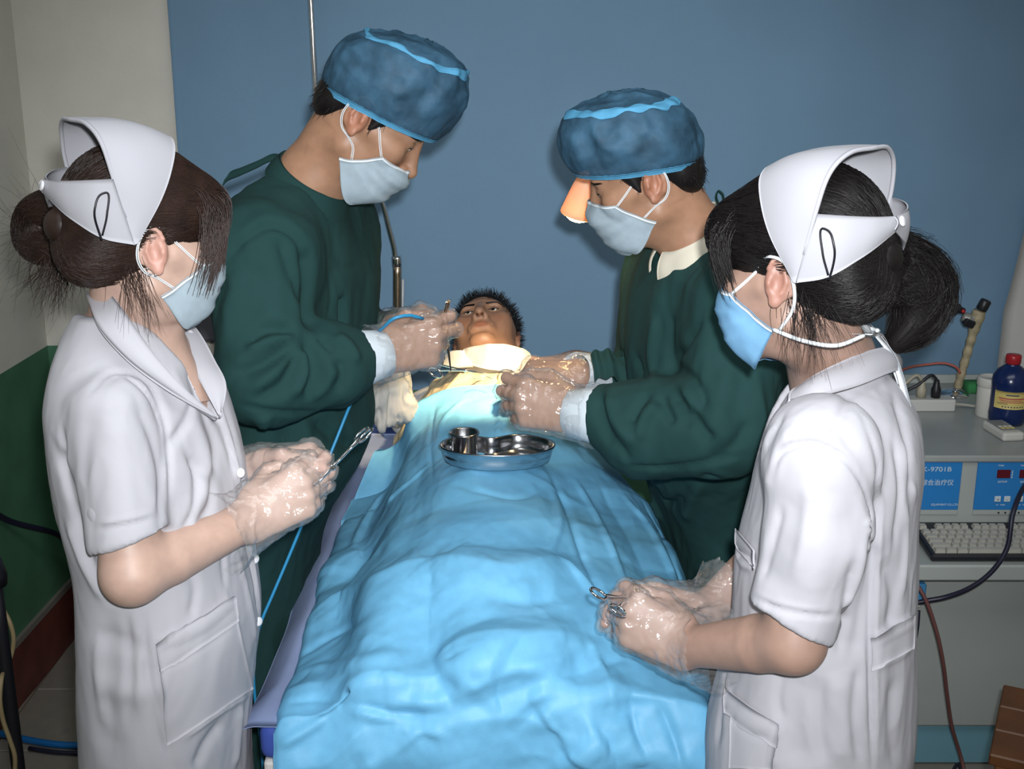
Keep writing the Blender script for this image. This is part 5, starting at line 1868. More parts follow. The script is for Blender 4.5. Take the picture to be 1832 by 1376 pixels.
def right_doctor():
    az = rad(170); pt = rad(23)
    H = Head((math.cos(az) * math.cos(pt), math.sin(az) * math.cos(pt), -math.sin(pt)), (-math.sin(pt), 0, math.cos(pt)), P(1168, 332, 1.97), -1, .96)
    nb = P(1250, 442, 2.06)
    yaw = rad(190); cy = 2.12
    hv = head_mesh(H, nb, .056, False, .0015, [(nb, nb + V3(.01, .01, -.06), .054, .05)])
    S, E, W = V3(.385, 1.93, 1.31), P(1292, 760, 1.865), P(1028, 740, 2.0)
    av = arm_mesh(S, E, W, P(930, 716, 2.02) - W, (.0, -1, .25), True, {**POSE_SOFT, 'index': (30, 52, 26), 'middle': (38, 62, 34), 'ring': (48, 70, 38), 'little': (52, 72, 38)}, 1.03)
    S2, E2, W2 = V3(.30, 2.30, 1.31), P(1150, 700, 2.33), P(1034, 672, 2.20)
    av2 = arm_mesh(S2, E2, W2, P(925, 672, 2.17) - W2, (.0, -.45, .9), False, POSE_PINCH, 1.03)
    zs = [.34, .5, .7, .85, .93, .98, 1.05, 1.13, 1.22, 1.30, 1.345, 1.375, 1.40]
    cx = [.47, .465, .445, .408, .380, .368, .354, .345, .338, .330, .325, .320, .315]
    cyl = [2.27, 2.27, 2.27, 2.26, 2.22, 2.18, 2.14, 2.12, 2.12, 2.12, 2.12, 2.12, 2.12]
    rx = [.15, .14, .128, .128, .132, .134, .136, .138, .136, .118, .095, .072, .056]
    ry = [.23, .22, .21, .20, .195, .192, .195, .20, .205, .20, .165, .12, .08]
    tb = torso_body(zs, cx, cyl, [a * .82 for a in rx], [a * .82 for a in ry], yaw, (S, S2), (E, E2))
    me = body('doctor in dark green gown and cream shirt collar at the right, lamp by his face', (.47, 2.27, 0), [hv[:3], av[:3], av2[:3], tb], M_SKIN_M)
    G = Vox((.02, 1.68, .32), (.72, 2.54, 1.44), .0062)
    G.loft(zs, cx, cyl, rx, ry, yaw, 2.2)
    mid = E + (W - E) * .5 + V3(0, 0, -.016); we = W - nrm(W - E) * .04
    G.cone(S, E, .085, .080, k=.05); G.cone(S + V3(-.02, .07, .01), S, .07, .08, k=.05)
    G.cone(E, mid, .080, .084, k=.03); G.cone(mid, we, .084, .054, k=.02)
    G.plane(we, W - E, (we - .09, we + .09))
    we2 = W2 - nrm(W2 - E2) * .045
    G.cone(S2, E2, .08, .07, k=.05); G.cone(E2, we2, .068, .048, k=.02)
    G.plane(we2, W2 - E2, (we2 - .07, we2 + .07))
    G.cone(nb + V3(0, 0, -.03), nb + V3(-.03, 0, .12), .062, .080, k=.006, op='s')
    VF = G.mesh(1)
    VF = wrinkle(VF, .008, 6, 61, (1, 1, .45)); VF = wrinkle(VF, .003, 17, 63, (1, 1, .6))
    VF = folds(VF, [
        ([(1255, 570), (1225, 620), (1200, 655)], .008, -.008), ([(1200, 650), (1240, 680), (1258, 710), (1255, 740)], .008, -.010),
        ([(1180, 705), (1190, 730), (1205, 760)], .009, -.010), ([(1205, 700), (1225, 740), (1222, 770)], .011, -.012), ([(1230, 730), (1260, 770), (1280, 790)], .012, -.014),
        ([(1215, 690), (1245, 740), (1275, 785)], .010, .010), ([(1160, 700), (1140, 730), (1128, 760)], .010, -.010), ([(1180, 720), (1150, 750), (1142, 790)], .011, .010),
        ([(1070, 700), (1085, 770), (1130, 830)], .011, -.010), ([(1085, 700), (1100, 750), (1140, 800)], .010, .010), ([(1200, 560), (1198, 620), (1204, 680)], .010, -.008),
        ([(1120, 836), (1180, 838), (1260, 828), (1330, 815)], .006, -.007), ([(1265, 830), (1320, 790), (1340, 750)], .010, -.008),
        ([(1170, 870), (1200, 905), (1225, 890)], .012, -.014), ([(1260, 850), (1240, 890), (1225, 930)], .014, .012), ([(1270, 850), (1275, 920)], .012, -.010), ([(1150, 860), (1170, 900), (1185, 930)], .012, .010),
        ([(1140, 640), (1155, 690), (1165, 720)], .008, -.008), ([(1175, 560), (1165, 630), (1172, 690)], .010, .008), ([(1300, 650), (1290, 720), (1270, 800)], .02, .01)])
    add('gown', VF, M_GOWN, me)
    # gathered sleeve end at the far wrist
    pk = []
    for u in np.linspace(0, 1, 36):
        c = P(1056 + 72 * u, 640 - 10 * math.sin(u * 5) - 4 * math.sin(u * 17), 2.17)
        pk.append([c + V3(0, 0, .006), c + V3(0, -.022, .004 + .006 * math.sin(u * 21)), c + V3(.004, -.040, -.012), c + V3(.006, -.045, -.035)])
    add('sleeve_gather', sheet(np.array(pk), .003), M_GOWN, me)
    # shirt collar
    axn = nrm(H.w(V3(0, -.02, -.03)) - nb)
    add('shirt_collar', neck_ring(nb, axn + V3(.18, 0, .1), V3(-1, -.25, 0), lambda t: .052 - .030 * front(t), lambda t: .004 - .040 * front(t) - .030 * np.exp(-((np.abs(t - math.pi) - 2.55) / .22) ** 2),
                                  lambda t: .0600 + .004 * front(t), lambda t: .081 + .010 * front(t) + .006 * np.exp(-((np.abs(t - math.pi) - 2.55) / .22) ** 2), th0=.22, n=100, thick=.004, bulge=.010, close=False), M_SHIRT, me)
    add('collar_stand', neck_ring(nb, axn + V3(.18, 0, .1), V3(-1, -.25, 0), lambda t: .050 - .030 * front(t), lambda t: .0 - .030 * front(t), lambda t: .0585 + .004 * front(t), lambda t: .062 + .004 * front(t), th0=.16, n=80, thick=.002, bulge=0, close=False), M_SHIRT, me)
    loop = spline([P(1285, 368, 2.07), P(1280, 350, 2.07), P(1284, 341, 2.07), P(1292, 346, 2.07), P(1295, 365, 2.07), P(1294, 380, 2.07)], 30)
    wd = np.tile(V3(.002, .004, .001), (30, 1))
    add('neck_tie', sheet(np.stack([loop - wd, loop + wd]), .002), M_GOWN, me)
    cuff('cuff', W - nrm(W - E) * .055, W + nrm(W - E) * .006, .047, .041, me, 6)
    cuff('cuff', W2 - nrm(W2 - E2) * .06, W2 + nrm(W2 - E2) * .012, .047, .042, me, 7)
    short_hair(H, me, hv[3], M_HAIR_K)
    bouffant(H, me, [(.110, .056, -.088, -.004, .081), (.116, .070, -.100, .010, .090), (.117, .098, -.106, .036, .097), (.110, .128, -.103, .066, .097),
                     (.090, .149, -.092, .094, .088), (.062, .158, -.072, .120, .070), (.032, .159, -.044, .140, .046), (.004, .156, -.012, .152, .014)], seed=11)
    make_mask(H, me, M_MASKP, M_MASKE, G=hv[3], seed=17, bot=.012)
    eyes(H, me, (0, 1, -.3)); brows(H, me, M_HAIR_K, hv[3]); lashes(H, me, hv[3], M_HAIR_K, .0015)
    add('glove', glove_mesh(av[3], av[4], E, 1.03, .04, .044, seed=32, grow=.003), M_GLOVE, me)
    add('glove', glove_mesh(av2[3], av2[4], E2, 1.03, .035, .042, seed=35, grow=.003), M_GLOVE, me)
    legs(me, .47, 2.27, yaw, .45, M_TROU, M_SHOEK, .09)
    return av, av2


# ================================================================ patient
def patient():
    f = nrm((-.16, -.50, 1)); u = nrm((.03, 1, 0))
    H = Head(f, u, origin=(-.062, 2.90, 1.004), scale=.98)
    nb = V3(-.055, 2.775, .905)
    hv = head_mesh(H, nb, .062, False, .0020, [(nb, nb + V3(0, -.12, -.02), .07, .06)], jaw=1.12)
    G = Vox((-.42, 1.55, .70), (.46, 2.90, 1.06), .011)
    G.ell((-.055, 2.54, .838), (.165, .26, .105)); G.ell((-.055, 2.24, .825), (.140, .22, .085), k=.04)
    G.ell((-.055, 2.05, .82), (.14, .16, .075), k=.04)
    for q in (1, -1):
        x = -.05 + q * .070
        G.cone((x, 2.0, .815), (x + q * .01, 1.82, .835), .066, .048, k=.03); G.cone((x + q * .01, 1.82, .835), (x + q * .005, 1.68, .79), .045, .038, k=.02)
        G.cone((x + q * .005, 1.68, .785), (x + q * .01, 1.65, .80), .032, .024, k=.02)
    # right arm along the side; left arm out to the side
    G.cone((-.19, 2.62, .84), (-.225, 2.38, .775), .040, .028, k=.04); G.cone((-.225, 2.38, .775), (-.215, 2.15, .772), .028, .024, k=.02)
    G.cone((-.215, 2.15, .772), (-.20, 2.06, .772), .024, .018, k=.02)
    s_, e_, w_ = P(930, 674, 2.68), P(1030, 664, 2.74), P(1130, 663, 2.80)
    G.cone((.06, 2.62, .88), s_, .06, .046, k=.05); G.cone(s_, e_, .040, .042, k=.03); G.cone(e_, w_, .042, .040, k=.03)
    tb = G.mesh(1)
    me = body('patient lying on the treatment table with face up and short black hair', (-.06, 2.3, BZ), [hv[:3], tb], M_SKIN_M)
    me.location = (-.06, 2.3, BZ)
    # short spiky hair
    Gh = Vox((-.1, -.14, -.1), (.1, .11, .17), .004)
    Gh.ell((0, -.016, .050), (.081, .103, .094)); Gh.ell((0, -.08, -.01), (.066, .04, .055), k=.03)
    Gh.cone((.068, .02, .03), (.070, .008, -.005), .012, .008, k=.01); Gh.cone((-.068, .02, .03), (-.070, .008, -.005), .012, .008, k=.01)
    for q in (1, -1):
        Gh.ell((q * .095, -.014, -.002), (.028, .024, .034), k=.006, op='s')
        Gh.ell((q * .085, .06, -.03), (.04, .045, .062), k=.01, op='s')
    Gh.ell((0, .115, .005), (.105, .065, .088), k=.012, op='s')
    V, F = Gh.mesh(2)
    hair = add('hair', (H.w(V), F), M_HAIR_K, me)
    N = vnormals(V, F); i = rng.integers(0, len(V), 2600)
    d = nrm_rows(N[i] + V3(0, .1, .35) + rng.normal(0, .32, (len(i), 3)))
    t = np.linspace(0, 1, 4)[None, :, None] * rng.uniform(.010, .022, (len(i), 1, 1))
    add('hair_strands', strands(H.w(V[i][:, None] + d[:, None] * t), .0010), M_HAIR_K, hair)['kind'] = 'stuff'
    eyes(H, me, (0.1, 1, -.12)); brows(H, me, M_HAIR_K, hv[3], 420); lashes(H, me, hv[3], M_HAIR_K, .0020)
    return me


ARM_A = left_nurse()
ARM_B = right_nurse()
ARM_C = left_doctor()
ARM_D = right_doctor()
patient()
# ================================================================== things on and around the table
# ---- chest cloth lit by the lamp
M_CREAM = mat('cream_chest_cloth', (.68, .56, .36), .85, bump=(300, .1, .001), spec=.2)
M_GAUZE = fabric_thin('white_gauze', (.74, .72, .68), .35, .8, 0, noise=(90, .06), bump=(250, .15, .001))
M_WADD = mat('crumpled_white_cloth', (.44, .42, .39), .85, bump=(260, .12, .001))
rows = []
ys = np.linspace(2.495, 2.84, 80)
for y in ys:
    tp = spl([2.48, 2.56, 2.64, 2.72, 2.79, 2.86], [.968, .984, .996, 1.0, .992, .955], y)
    wn = np.clip((y - 2.495) / .06, 0, 1)
    c = np.array([(-.25 - .035 * wn, .775), (-.235 - .03 * wn, .81), (-.22 - .02 * wn, .86), (-.185, .918), (-.12, tp - .016), (-.05, tp), (.03, tp - .004), (.09, tp - .03), (.13, tp - .075), (.155, .85), (.17, .80)])
    s = spline(np.column_stack([c, np.zeros(len(c))]), 110)[:, :2]
    rows.append(np.stack([s[:, 0], np.full(110, y), s[:, 1]], 1))
Dm = np.array(rows); Vm = Dm.reshape(-1, 3)
i_ = np.arange(80 * 110).reshape(80, 110)
Fm = np.stack([i_[:-1, :-1], i_[:-1, 1:], i_[1:, 1:], i_[1:, :-1]], -1).reshape(-1, 4)
if vnormals(Vm, Fm)[40 * 110 + 55][2] < 0: Fm = Fm[:, ::-1]
Vm, Fm = wrinkle((Vm, Fm), .006, 11, 71, (1.6, .7, 1)); Vm, Fm = wrinkle((Vm, Fm), .003, 26, 73, (1.4, .8, 1))
Vm, Fm = crumple((Vm, Fm), .10, 12, 15, 8, 6)
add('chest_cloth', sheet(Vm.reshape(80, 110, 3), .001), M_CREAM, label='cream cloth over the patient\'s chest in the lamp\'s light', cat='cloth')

# ---- white gauze cuffs round the throat, and a pad by the right doctor's fingers
def curl(name, pts, h, lean, label, m=None, seed=0):
    p = spline(pts, 50)
    g = []
    for v in np.linspace(0, 1, 10):
        q = p + np.array(lean) * v + V3(0, 0, h * v) * np.sin(np.linspace(.25, math.pi - .25, 50))[:, None] ** .6
        q = q + .004 * np.stack([vnoise(q * 40, seed), vnoise(q * 40, seed + 1), vnoise(q * 40, seed + 2)], 1) * v
        g.append(q)
    return add(name, sheet(np.array(g), .001), m or M_GAUZE, label=label, cat='gauze')


curl('gauze_sheet', [P(836, 652, 2.66), P(880, 662, 2.62), P(925, 664, 2.62), P(955, 655, 2.66)], .055, (-.01, .03, 0), 'curled white gauze sheet standing at the patient\'s throat, brightly lit', seed=3)
curl('gauze_sheet', [P(792, 655, 2.68), P(815, 658, 2.65), P(846, 656, 2.64)], .032, (.005, .04, 0), 'small white gauze edge left of the larger curled one at the throat', seed=6)
_g = Vox(P(935, 690, 2.42) - .07, P(935, 690, 2.42) + .07, .004)
_g.ell(P(925, 690, 2.42), (.030, .03, .020)); _g.ell(P(915, 705, 2.40), (.022, .022, .018), k=.02); _g.ell(P(940, 678, 2.44), (.026, .025, .016), k=.02)
_v, _f = _g.mesh(2); _v, _f = wrinkle((_v, _f), .008, 30, 5)
add('gauze_pad', (_v, _f), M_GAUZE, label='crumpled white gauze pad at the right doctor\'s fingertips', cat='gauze')

# ---- crumpled cloth at the table's left edge by the drape's corner
wc = P(684, 706, 2.50)
_g = Vox(wc - .11, wc + .11, .0042)
_g.ell(wc + V3(-.012, 0, .012), (.036, .05, .034)); _g.ell(wc + V3(.022, .03, .022), (.034, .05, .034), k=.02); _g.ell(wc + V3(.010, .01, -.030), (.030, .04, .030), k=.02)
_g.ell(wc + V3(-.02, -.01, -.012), (.026, .04, .026), k=.02); _g.ell(wc + V3(.002, -.01, -.055), (.020, .03, .020), k=.014); _g.ell(wc + V3(.04, .03, -.03), (.03, .04, .04), k=.02)
_v, _f = _g.mesh(2)
_v, _f = wrinkle((_v, _f), .012, 26, 77, (1.8, .5, .22)); _v, _f = wrinkle((_v, _f), .004, 60, 78, (1.6, .5, .25))
add('crumpled_cloth', (_v, _f), M_WADD, label='crumpled greyish white cloth bunched between the left doctor and the drape', cat='cloth')

# ---- kidney dish with a steel cup
tc = P(890, 824, 2.20); kz = max(drape_z(tc[0] + a, tc[1] + b) for a in (-.08, 0, .08) for b in (-.05, 0, .05)) - .001
ph = np.linspace(0, 2 * np.pi, 96, endpoint=False)


def kidney(s, z):
    x = .107 * np.cos(ph); y = .066 * np.sin(ph)
    dent = np.exp(-((x + .012) / .034) ** 2) * np.where(np.sin(ph) > 0, 1, 0) * .030
    y = y - dent
    return np.stack([tc[0] + x * s, tc[1] + y * s, np.full(96, kz + z)], 1)


dish = thing('kidney_dish', 'stainless steel kidney dish lying on the blue drape', 'dish', (tc[0], tc[1], kz))
rings = [kidney(.80, .0015), kidney(.86, .0), kidney(.93, .004), kidney(.965, .016), kidney(.985, .030), kidney(1.02, .031), kidney(1.025, .033), kidney(1.015, .035), kidney(.972, .033), kidney(.952, .017), kidney(.92, .007), kidney(.85, .0035), kidney(.80, .003)]
add('dish_body', ringloft(rings), M_STEEL, dish)
cp = tc + V3(-.062, -.004, 0)
cup = thing('steel_cup', 'small stainless steel cup standing in the kidney dish', 'cup', (cp[0], cp[1], kz + .003))
add('cup_body', lathe([(.0005, .003), (.022, .003), (.0245, .006), (.0255, .055), (.0275, .0575), (.0285, .0565), (.0290, .0585), (.0275, .0605), (.0245, .0585), (.0235, .010), (.0005, .0075)], 48, frame((cp[0], cp[1], kz), (0, 0, 1))), M_STEEL, cup)
M_AMBER = mat('amber_reflection', (.42, .22, .07), .35)  # orange reflections in the dish, built as small solid slivers
for k, (a, b) in enumerate(((.005, -.02), (.026, -.005), (.062, -.018))):
    s0 = tc + V3(a, b, 0)
    pth = spline([V3(s0[0] - .006, s0[1], kz + .006), V3(s0[0], s0[1] + .004, kz + .0065), V3(s0[0] + .007, s0[1] - .001, kz + .006)], 10)
    add('amber_glint', tube(pth, .0016, 6), M_AMBER, label='tiny reflection modelled as an amber scrap in the kidney dish, ' + ('nearest the steel cup', 'in the middle', 'farthest from the steel cup')[k], cat='glint', group='modelled reflections in the kidney dish')


# ---- scissor-handled instruments
def clamp(name, label, cat, tip, ring, side, L_r=.012, open_=.010, m=None, thick=.0022, serr=False):
    tip, ring = np.asarray(tip, float), np.asarray(ring, float)
    ax = nrm(ring - tip); L = np.linalg.norm(ring - tip); sd = nrm(np.asarray(side, float) - ax * (np.asarray(side, float) @ ax)); up = np.cross(ax, sd)
    t = thing(name, label, cat, tip)
    m = m or M_STEEL
    for q in (1, -1):
        h = tip + ax * L * .38
        pts = [tip + sd * q * .0008, tip + ax * L * .2 + sd * q * .0022, h, tip + ax * L * .55 - sd * q * open_ * .35 * -1, tip + ax * L * .8 + sd * q * open_, tip + ax * (L - L_r) + sd * q * (open_ + .004)]
        add('shank', tube(spline(pts, 30), np.interp(np.linspace(0, 1, 30), [0, .35, .4, .5, 1], [thick * .5, thick * 1.1, thick * 1.5, thick, thick * .9]), 8), m, t)
        c = tip + ax * L + sd * q * (open_ + L_r * .72)
        a = np.linspace(0, 2 * math.pi, 36)
        add('finger_ring', tube(np.array([c + ax * math.cos(x) * L_r * 1.25 + sd * math.sin(x) * L_r for x in a]), thick * .85, 8, False), m, t)
    add('pivot', lathe([(.0001, -.004), (.0032, -.004), (.0038, -.0025), (.0038, .0025), (.0032, .004), (.0001, .004)], 14, frame(tip + ax * L * .38, up)), m, t)
    return t


clamp('forceps', 'long steel clamp with ring handles held up by the left nurse', 'forceps', P(560, 872, 1.585), P(650, 778, 1.63), (.35, -1, .15), .0105, .003, M_CHROME, .0022)
clamp('scissors', 'steel scissors in the right nurse\'s gloved hands', 'scissors', P(1152, 1064, 1.59), P(1088, 1077, 1.478), (.8, .0, -.5), .0115, .009, M_CHROME, .0024)
clamp('needle_holder', 'steel ring-handled clamp lying on the cream chest cloth', 'clamp', P(868, 668, 2.585), P(772, 655, 2.47), (.0, -.8, -.25), .014, .008, M_STEEL, .0022)

# ---- tweezers in the left doctor's fingers
tz = thing('tweezers', 'steel tweezers pointing down in the left doctor\'s fingers', 'tweezers', P(797, 668, 2.10))
for q, tipx in ((-1, 786), (1, 806)):
    pts = spline([P(803, 538, 2.045), P(794 + q * 2, 580, 2.06), P(793 + q * 9, 630, 2.085), P(tipx, 664, 2.10)], 24)
    wid = np.interp(np.linspace(0, 1, 24), [0, .3, .7, 1], [.004, .0048, .003, .0008])
    ax = nrm(pts[-1] - pts[0]); b_ = nrm(np.cross(ax, V3(1, -.6, 0)))
    gq = np.stack([pts + b_ * wid[:, None], pts - b_ * wid[:, None]]) + V3(q * .0012, 0, 0)
    add('arm', sheet(gq, .0016), M_WARM_STEEL, tz)  # plain steel; the lamp's golden light is put into this warm colour

sut = P(862, 682, 2.50)
add('suture_needle', tube(spline([P(848, 683, 2.50), P(858, 678, 2.505), P(872, 679, 2.505), P(881, 684, 2.50)], 20) + V3(0, 0, .006), .0009, 6), M_STEEL, label='curved suture needle on the cream chest cloth', cat='needle')

# ---- thin blue cord
M_CORD = mat('cord_blue', (.02, .22, .42), .45)
cp_ = [P(757, 570, 1.985), P(728, 564, 1.965), P(704, 570, 1.955), P(688, 584, 1.97), P(668, 612, 2.10), P(650, 690, 2.10), P(631, 714, 1.99), P(600, 790, 1.95), P(560, 890, 1.92), P(520, 988, 1.90), P(486, 1068, 1.88), P(468, 1110, 1.87), V3(-.43, 1.86, .5), V3(-.44, 1.9, .02)]
add('blue_tubing', tube(spline(cp_, 120), .0028, 7), M_CORD, label='thin blue cord hanging in front of the left doctor\'s gown', cat='tubing')

# ---- lamp on a gooseneck behind the right doctor
M_SHADE = fabric_thin('lamp_shade_cream', (.62, .42, .28), .16, .45)
M_BULB = bpy.data.materials.new('lamp_bulb_glow'); M_BULB.use_nodes = True
_b = M_BULB.node_tree.nodes['Principled BSDF']; _b.inputs['Base Color'].default_value = (1, .8, .5, 1)
_b.inputs['Emission Color'].default_value = (1.0, .72, .36, 1); _b.inputs['Emission Strength'].default_value = 55
LY = 2.24
lo_, la_ = P(1031, 392, LY), P(1036, 316, LY)
ld = nrm(V3(-.26, .16, -1.0))
lo_ = P(1032, 386, LY)
ltop = lo_ - ld * .084
stand_x, stand_y = .43, 2.93
lt = thing('examination_lamp', 'lit cone lamp on a gooseneck stand beside the right doctor\'s face', 'lamp', (stand_x, stand_y, 0))
Ml = frame(lo_, ld)
sh = add('lamp_shade', lathe([(.0300, .0), (.0315, -.002), (.0305, -.011), (.0235, -.052), (.0180, -.073), (.013, -.083), (.0005, -.086), (.0005, -.080), (.016, -.070), (.0215, -.050), (.0285, -.010), (.0297, -.001)], 40, Ml, False), M_SHADE, lt)
add('bulb', lathe([(.0005, .011), (.012, .009), (.022, .003), (.0275, -.006), (.026, -.020), (.014, -.04), (.0005, -.046)], 32, Ml), M_BULB, lt)
gn = spline([ltop, ltop - ld * .02 + V3(.01, .02, .0), P(1070, 300, LY + .10), P(1130, 385, LY + .14), P(1152, 432, LY + .16), P(1172, 480, LY + .22), V3(stand_x - .04, stand_y - .02, 1.10), V3(stand_x, stand_y, .98), V3(stand_x, stand_y, .9)], 160)
rr = .0068 + .0012 * np.sign(np.sin(np.arange(160) * 1.57 * 2 + .5))
add('gooseneck', tube(gn, rr, 10), M_CHROME, lt)
add('pole', tube([V3(stand_x, stand_y, .95), V3(stand_x, stand_y, .03)], .011, 14), M_CHROME, lt)
add('base', lathe([(.0005, .0), (.12, .0), (.125, .008), (.11, .022), (.03, .034), (.012, .05), (.0005, .05)], 40, frame((stand_x, stand_y, 0), (0, 0, 1))), M_CGREY, lt)
lamp('examination_lamp_light', 'SPOT', lo_ + ld * .016, P(878, 666, 2.55), 68.0, (1.0, .72, .38), spot_size=rad(45), spot_blend=.8, shadow_soft_size=.026)

# ---- infusion stand
iv = thing('infusion_stand', 'tall chrome infusion stand with bent rod against the blue backdrop', 'stand', (P(711, 560, 3.2)[0], 3.2, 0))
bx_ = P(711, 560, 3.2)[0]
IY = 3.2
add('rod', tube(spline([P(708, 468, IY), P(706, 448, IY), P(698, 415, IY), P(676, 345, IY), P(640, 300, IY), P(590, 268, IY), P(570, 235, IY), P(567, 205, IY)], 70), .0068, 12), M_CHROME, iv)
add('rod', tube(poly([P(567, 207, IY), P(556, 0, IY), P(554, -60, IY)], 20), .0068, 12), M_CHROME, iv)
add('pole', tube(poly([P(711, 464, IY), P(711, 560, IY), V3(bx_, IY, .03)], 30), .0115, 16), M_WARM_STEEL, iv)
add('collar', tube(poly([P(710, 458, IY), P(711, 476, IY)], 4), .0135, 16), M_CHROME, iv)
add('thin_tube', tube(poly([P(721, 500, IY - .02), P(720, 560, IY - .02), V3(bx_ + .015, IY - .02, .05)], 20), .003, 8), mat('tube_clear_grey', (.5, .5, .5), .3), iv)
for k in range(3):
    a = rad(100 + k * 120)
    add('foot', tube(poly([V3(bx_, IY, .05), V3(bx_ + .09 * math.cos(a), IY + .09 * math.sin(a), .010)], 6), .008, 8), M_WARM_STEEL, iv)

# ================================================================== the therapy cabinet and what stands on it
M_CAB = mat('cabinet_light_grey', (.36, .39, .37), .45, noise=(4, .05))
M_CABTOP = mat('cabinet_top_grey', (.30, .32, .31), .32, noise=(12, .08))
M_CABBLUE = mat('cabinet_plinth_blue', (.16, .34, .42), .5)
M_PANEL = mat('panel_blue', (.020, .19, .50), .35)
M_INK = mat('printed_white', (.55, .62, .66), .5)
M_LED = mat('display_dark_red', (.10, .006, .015), .2)
M_KEY = mat('key_beige', (.40, .39, .34), .5)
M_KBODY = mat('keyboard_black', (.012, .013, .018), .4)
M_BLACK = mat('black_plastic', (.012, .012, .016), .4)
cab = thing('therapy_cabinet', 'grey medical therapy cabinet with blue control panels behind the right nurse', 'cabinet', (1.25, 2.95, 0))
X0, X1 = .76, 1.78
CF, CB = 2.685, 3.295
add('console', bx(X0, X1, CF, CB, .592, .770, .004), M_CAB, cab, False)
add('top', bx(X0 - .006, X1, CF - .010, CB, .770, .787, .004), M_CABTOP, cab, False)
add('shelf', bx(X0, X1, 2.505, CB, .552, .590, .004), M_CAB, cab, False)
add('lower_body', bx(X0 + .006, X1 - .006, 2.635, CB, .108, .551, .003), M_CAB, cab, False)
dr = add('door', bx(X0 + .08, X1 - .02, 2.622, 2.636, .118, .543, .003), M_CAB, cab, False)
add('plinth', bx(X0 + .004, X1 - .004, 2.640, CB, .004, .108, .003), M_CABBLUE, cab, False)
add('back_lip', bx(X0, X1, CB - .014, CB + .004, .787, .812, .003), M_CAB, cab, False)
Mf = np.eye(4); Mf[:3, 0] = (1, 0, 0); Mf[:3, 1] = (0, 0, 1); Mf[:3, 2] = (0, -1, 0)


def at_front(x, z, y=CF - .0062):
    M = Mf.copy(); M[:3, 3] = (x, y, z); return M


def fx(px, py): return P(px, py, CF)[0], P(px, py, CF)[2]
xr0, zt = fx(1722, 820); _, zb = fx(1722, 911); _, zs_ = fx(1722, 920)
p1 = add('control_panel', bx(xr0 - .30, xr0, CF - .005, CF, zb, zt, .001), M_PANEL, cab, False)
add('panel_strip', bx(xr0 - .30, xr0, CF - .004, CF, zs_, zb, .0008), M_CAB, cab, False)
xr, zr = fx(1654, 842)
add('lettering', text('K-9701B', .0155, at_front(fx(1648, 842)[0], fx(1648, 842)[1], CF - .0054), width=1.25), M_INK, p1, False)
add('lettering', text('综合治疗仪', .0155, at_front(fx(1646, 866)[0], fx(1646, 866)[1], CF - .0054), width=.98), M_INK, p1, False)
add('lettering', text('EQUIPMENT CO.,LTD', .0066, at_front(fx(1664, 903)[0], fx(1664, 903)[1], CF - .0054), width=1.0), M_INK, p1, False)
xl2, _ = fx(1750, 820)
p2 = add('control_panel', bx(xl2, xl2 + .30, CF - .005, CF, zb, zt, .001), M_PANEL, cab, False)
add('panel_strip', bx(xl2, xl2 + .30, CF - .004, CF, zs_, zb, .0008), M_CAB, cab, False)
for k in range(3):
    dx_ = k * .052
    a = fx(1783, 839); b = fx(1805, 854)
    add('display', bx(a[0] + dx_, b[0] + dx_, CF - .0068, CF - .005, b[1], a[1], .0006), M_LED, p2, False)
    add('scale_mark', join(*[bx(b[0] + .003 + dx_, b[0] + .006 + dx_, CF - .0058, CF - .005, b[1] + .004 * j, b[1] + .004 * j + .0022, 0) for j in range(5)]), M_INK, p2, False)
    a = fx(1784, 833); add('lettering', text('TIMER', .0052, at_front(a[0] + dx_, a[1], CF - .0054)), M_INK, p2, False)
    a = fx(1783, 862); add('lettering', text('治疗时间', .0055, at_front(a[0] + dx_, a[1], CF - .0054)), M_INK, p2, False)
    for j, s_ in enumerate('+-'):
        a = fx(1778 + j * 17, 886); b = fx(1788 + j * 17, 896)
        bt = add('button', bx(a[0] + dx_, b[0] + dx_, CF - .0078, CF - .005, b[1], a[1], .001), M_INK, p2, False)
        c = fx(1781 + j * 17, 894)
        add('lettering', text(s_, .009, at_front(c[0] + dx_, c[1], CF - .0082)), M_BLACK, p2, False)
    a = fx(1780, 903); add('lettering', text('UP   TIMER', .0045, at_front(a[0] + dx_, a[1], CF - .0054)), M_INK, p2, False)
for j in range(4):
    a = fx(1785 + j * 12, 916)
    add('jack', lathe([(.0001, 0), (.0022, 0), (.0022, .0015), (.0001, .0015)], 12, at_front(a[0], a[1], CF - .004)), M_BLACK, cab)

# ---- keyboard
kb = thing('keyboard', 'black computer keyboard with beige keys on the cabinet\'s shelf', 'keyboard', (1.16, 2.61, .59))
kx0 = .932
tilt = rad(5)
Mk = np.eye(4); Mk[:3, :3] = np.array([[1, 0, 0], [0, math.cos(tilt), -math.sin(tilt)], [0, math.sin(tilt), math.cos(tilt)]]); Mk[:3, 3] = (kx0, 2.522, .591)
add('keyboard_body', xf(bx(0, .45, 0, .165, .0, .016, .004), Mk), M_KBODY, kb, False)
kw = .0192


def keymesh(w):
    V = []
    for z, s in ((.0, 0), (.009, .0032)):
        V += [(.0008 + s * .7, .0008 + s * .5, z), (w - .0008 - s * .7, .0008 + s * .5, z), (w - .0008 - s * .7, .0184 - s, z), (.0008 + s * .7, .0184 - s, z)]
    return np.array(V), [(3, 2, 1, 0), (4, 5, 6, 7), (0, 1, 5, 4), (1, 2, 6, 5), (2, 3, 7, 6), (3, 0, 4, 7)]


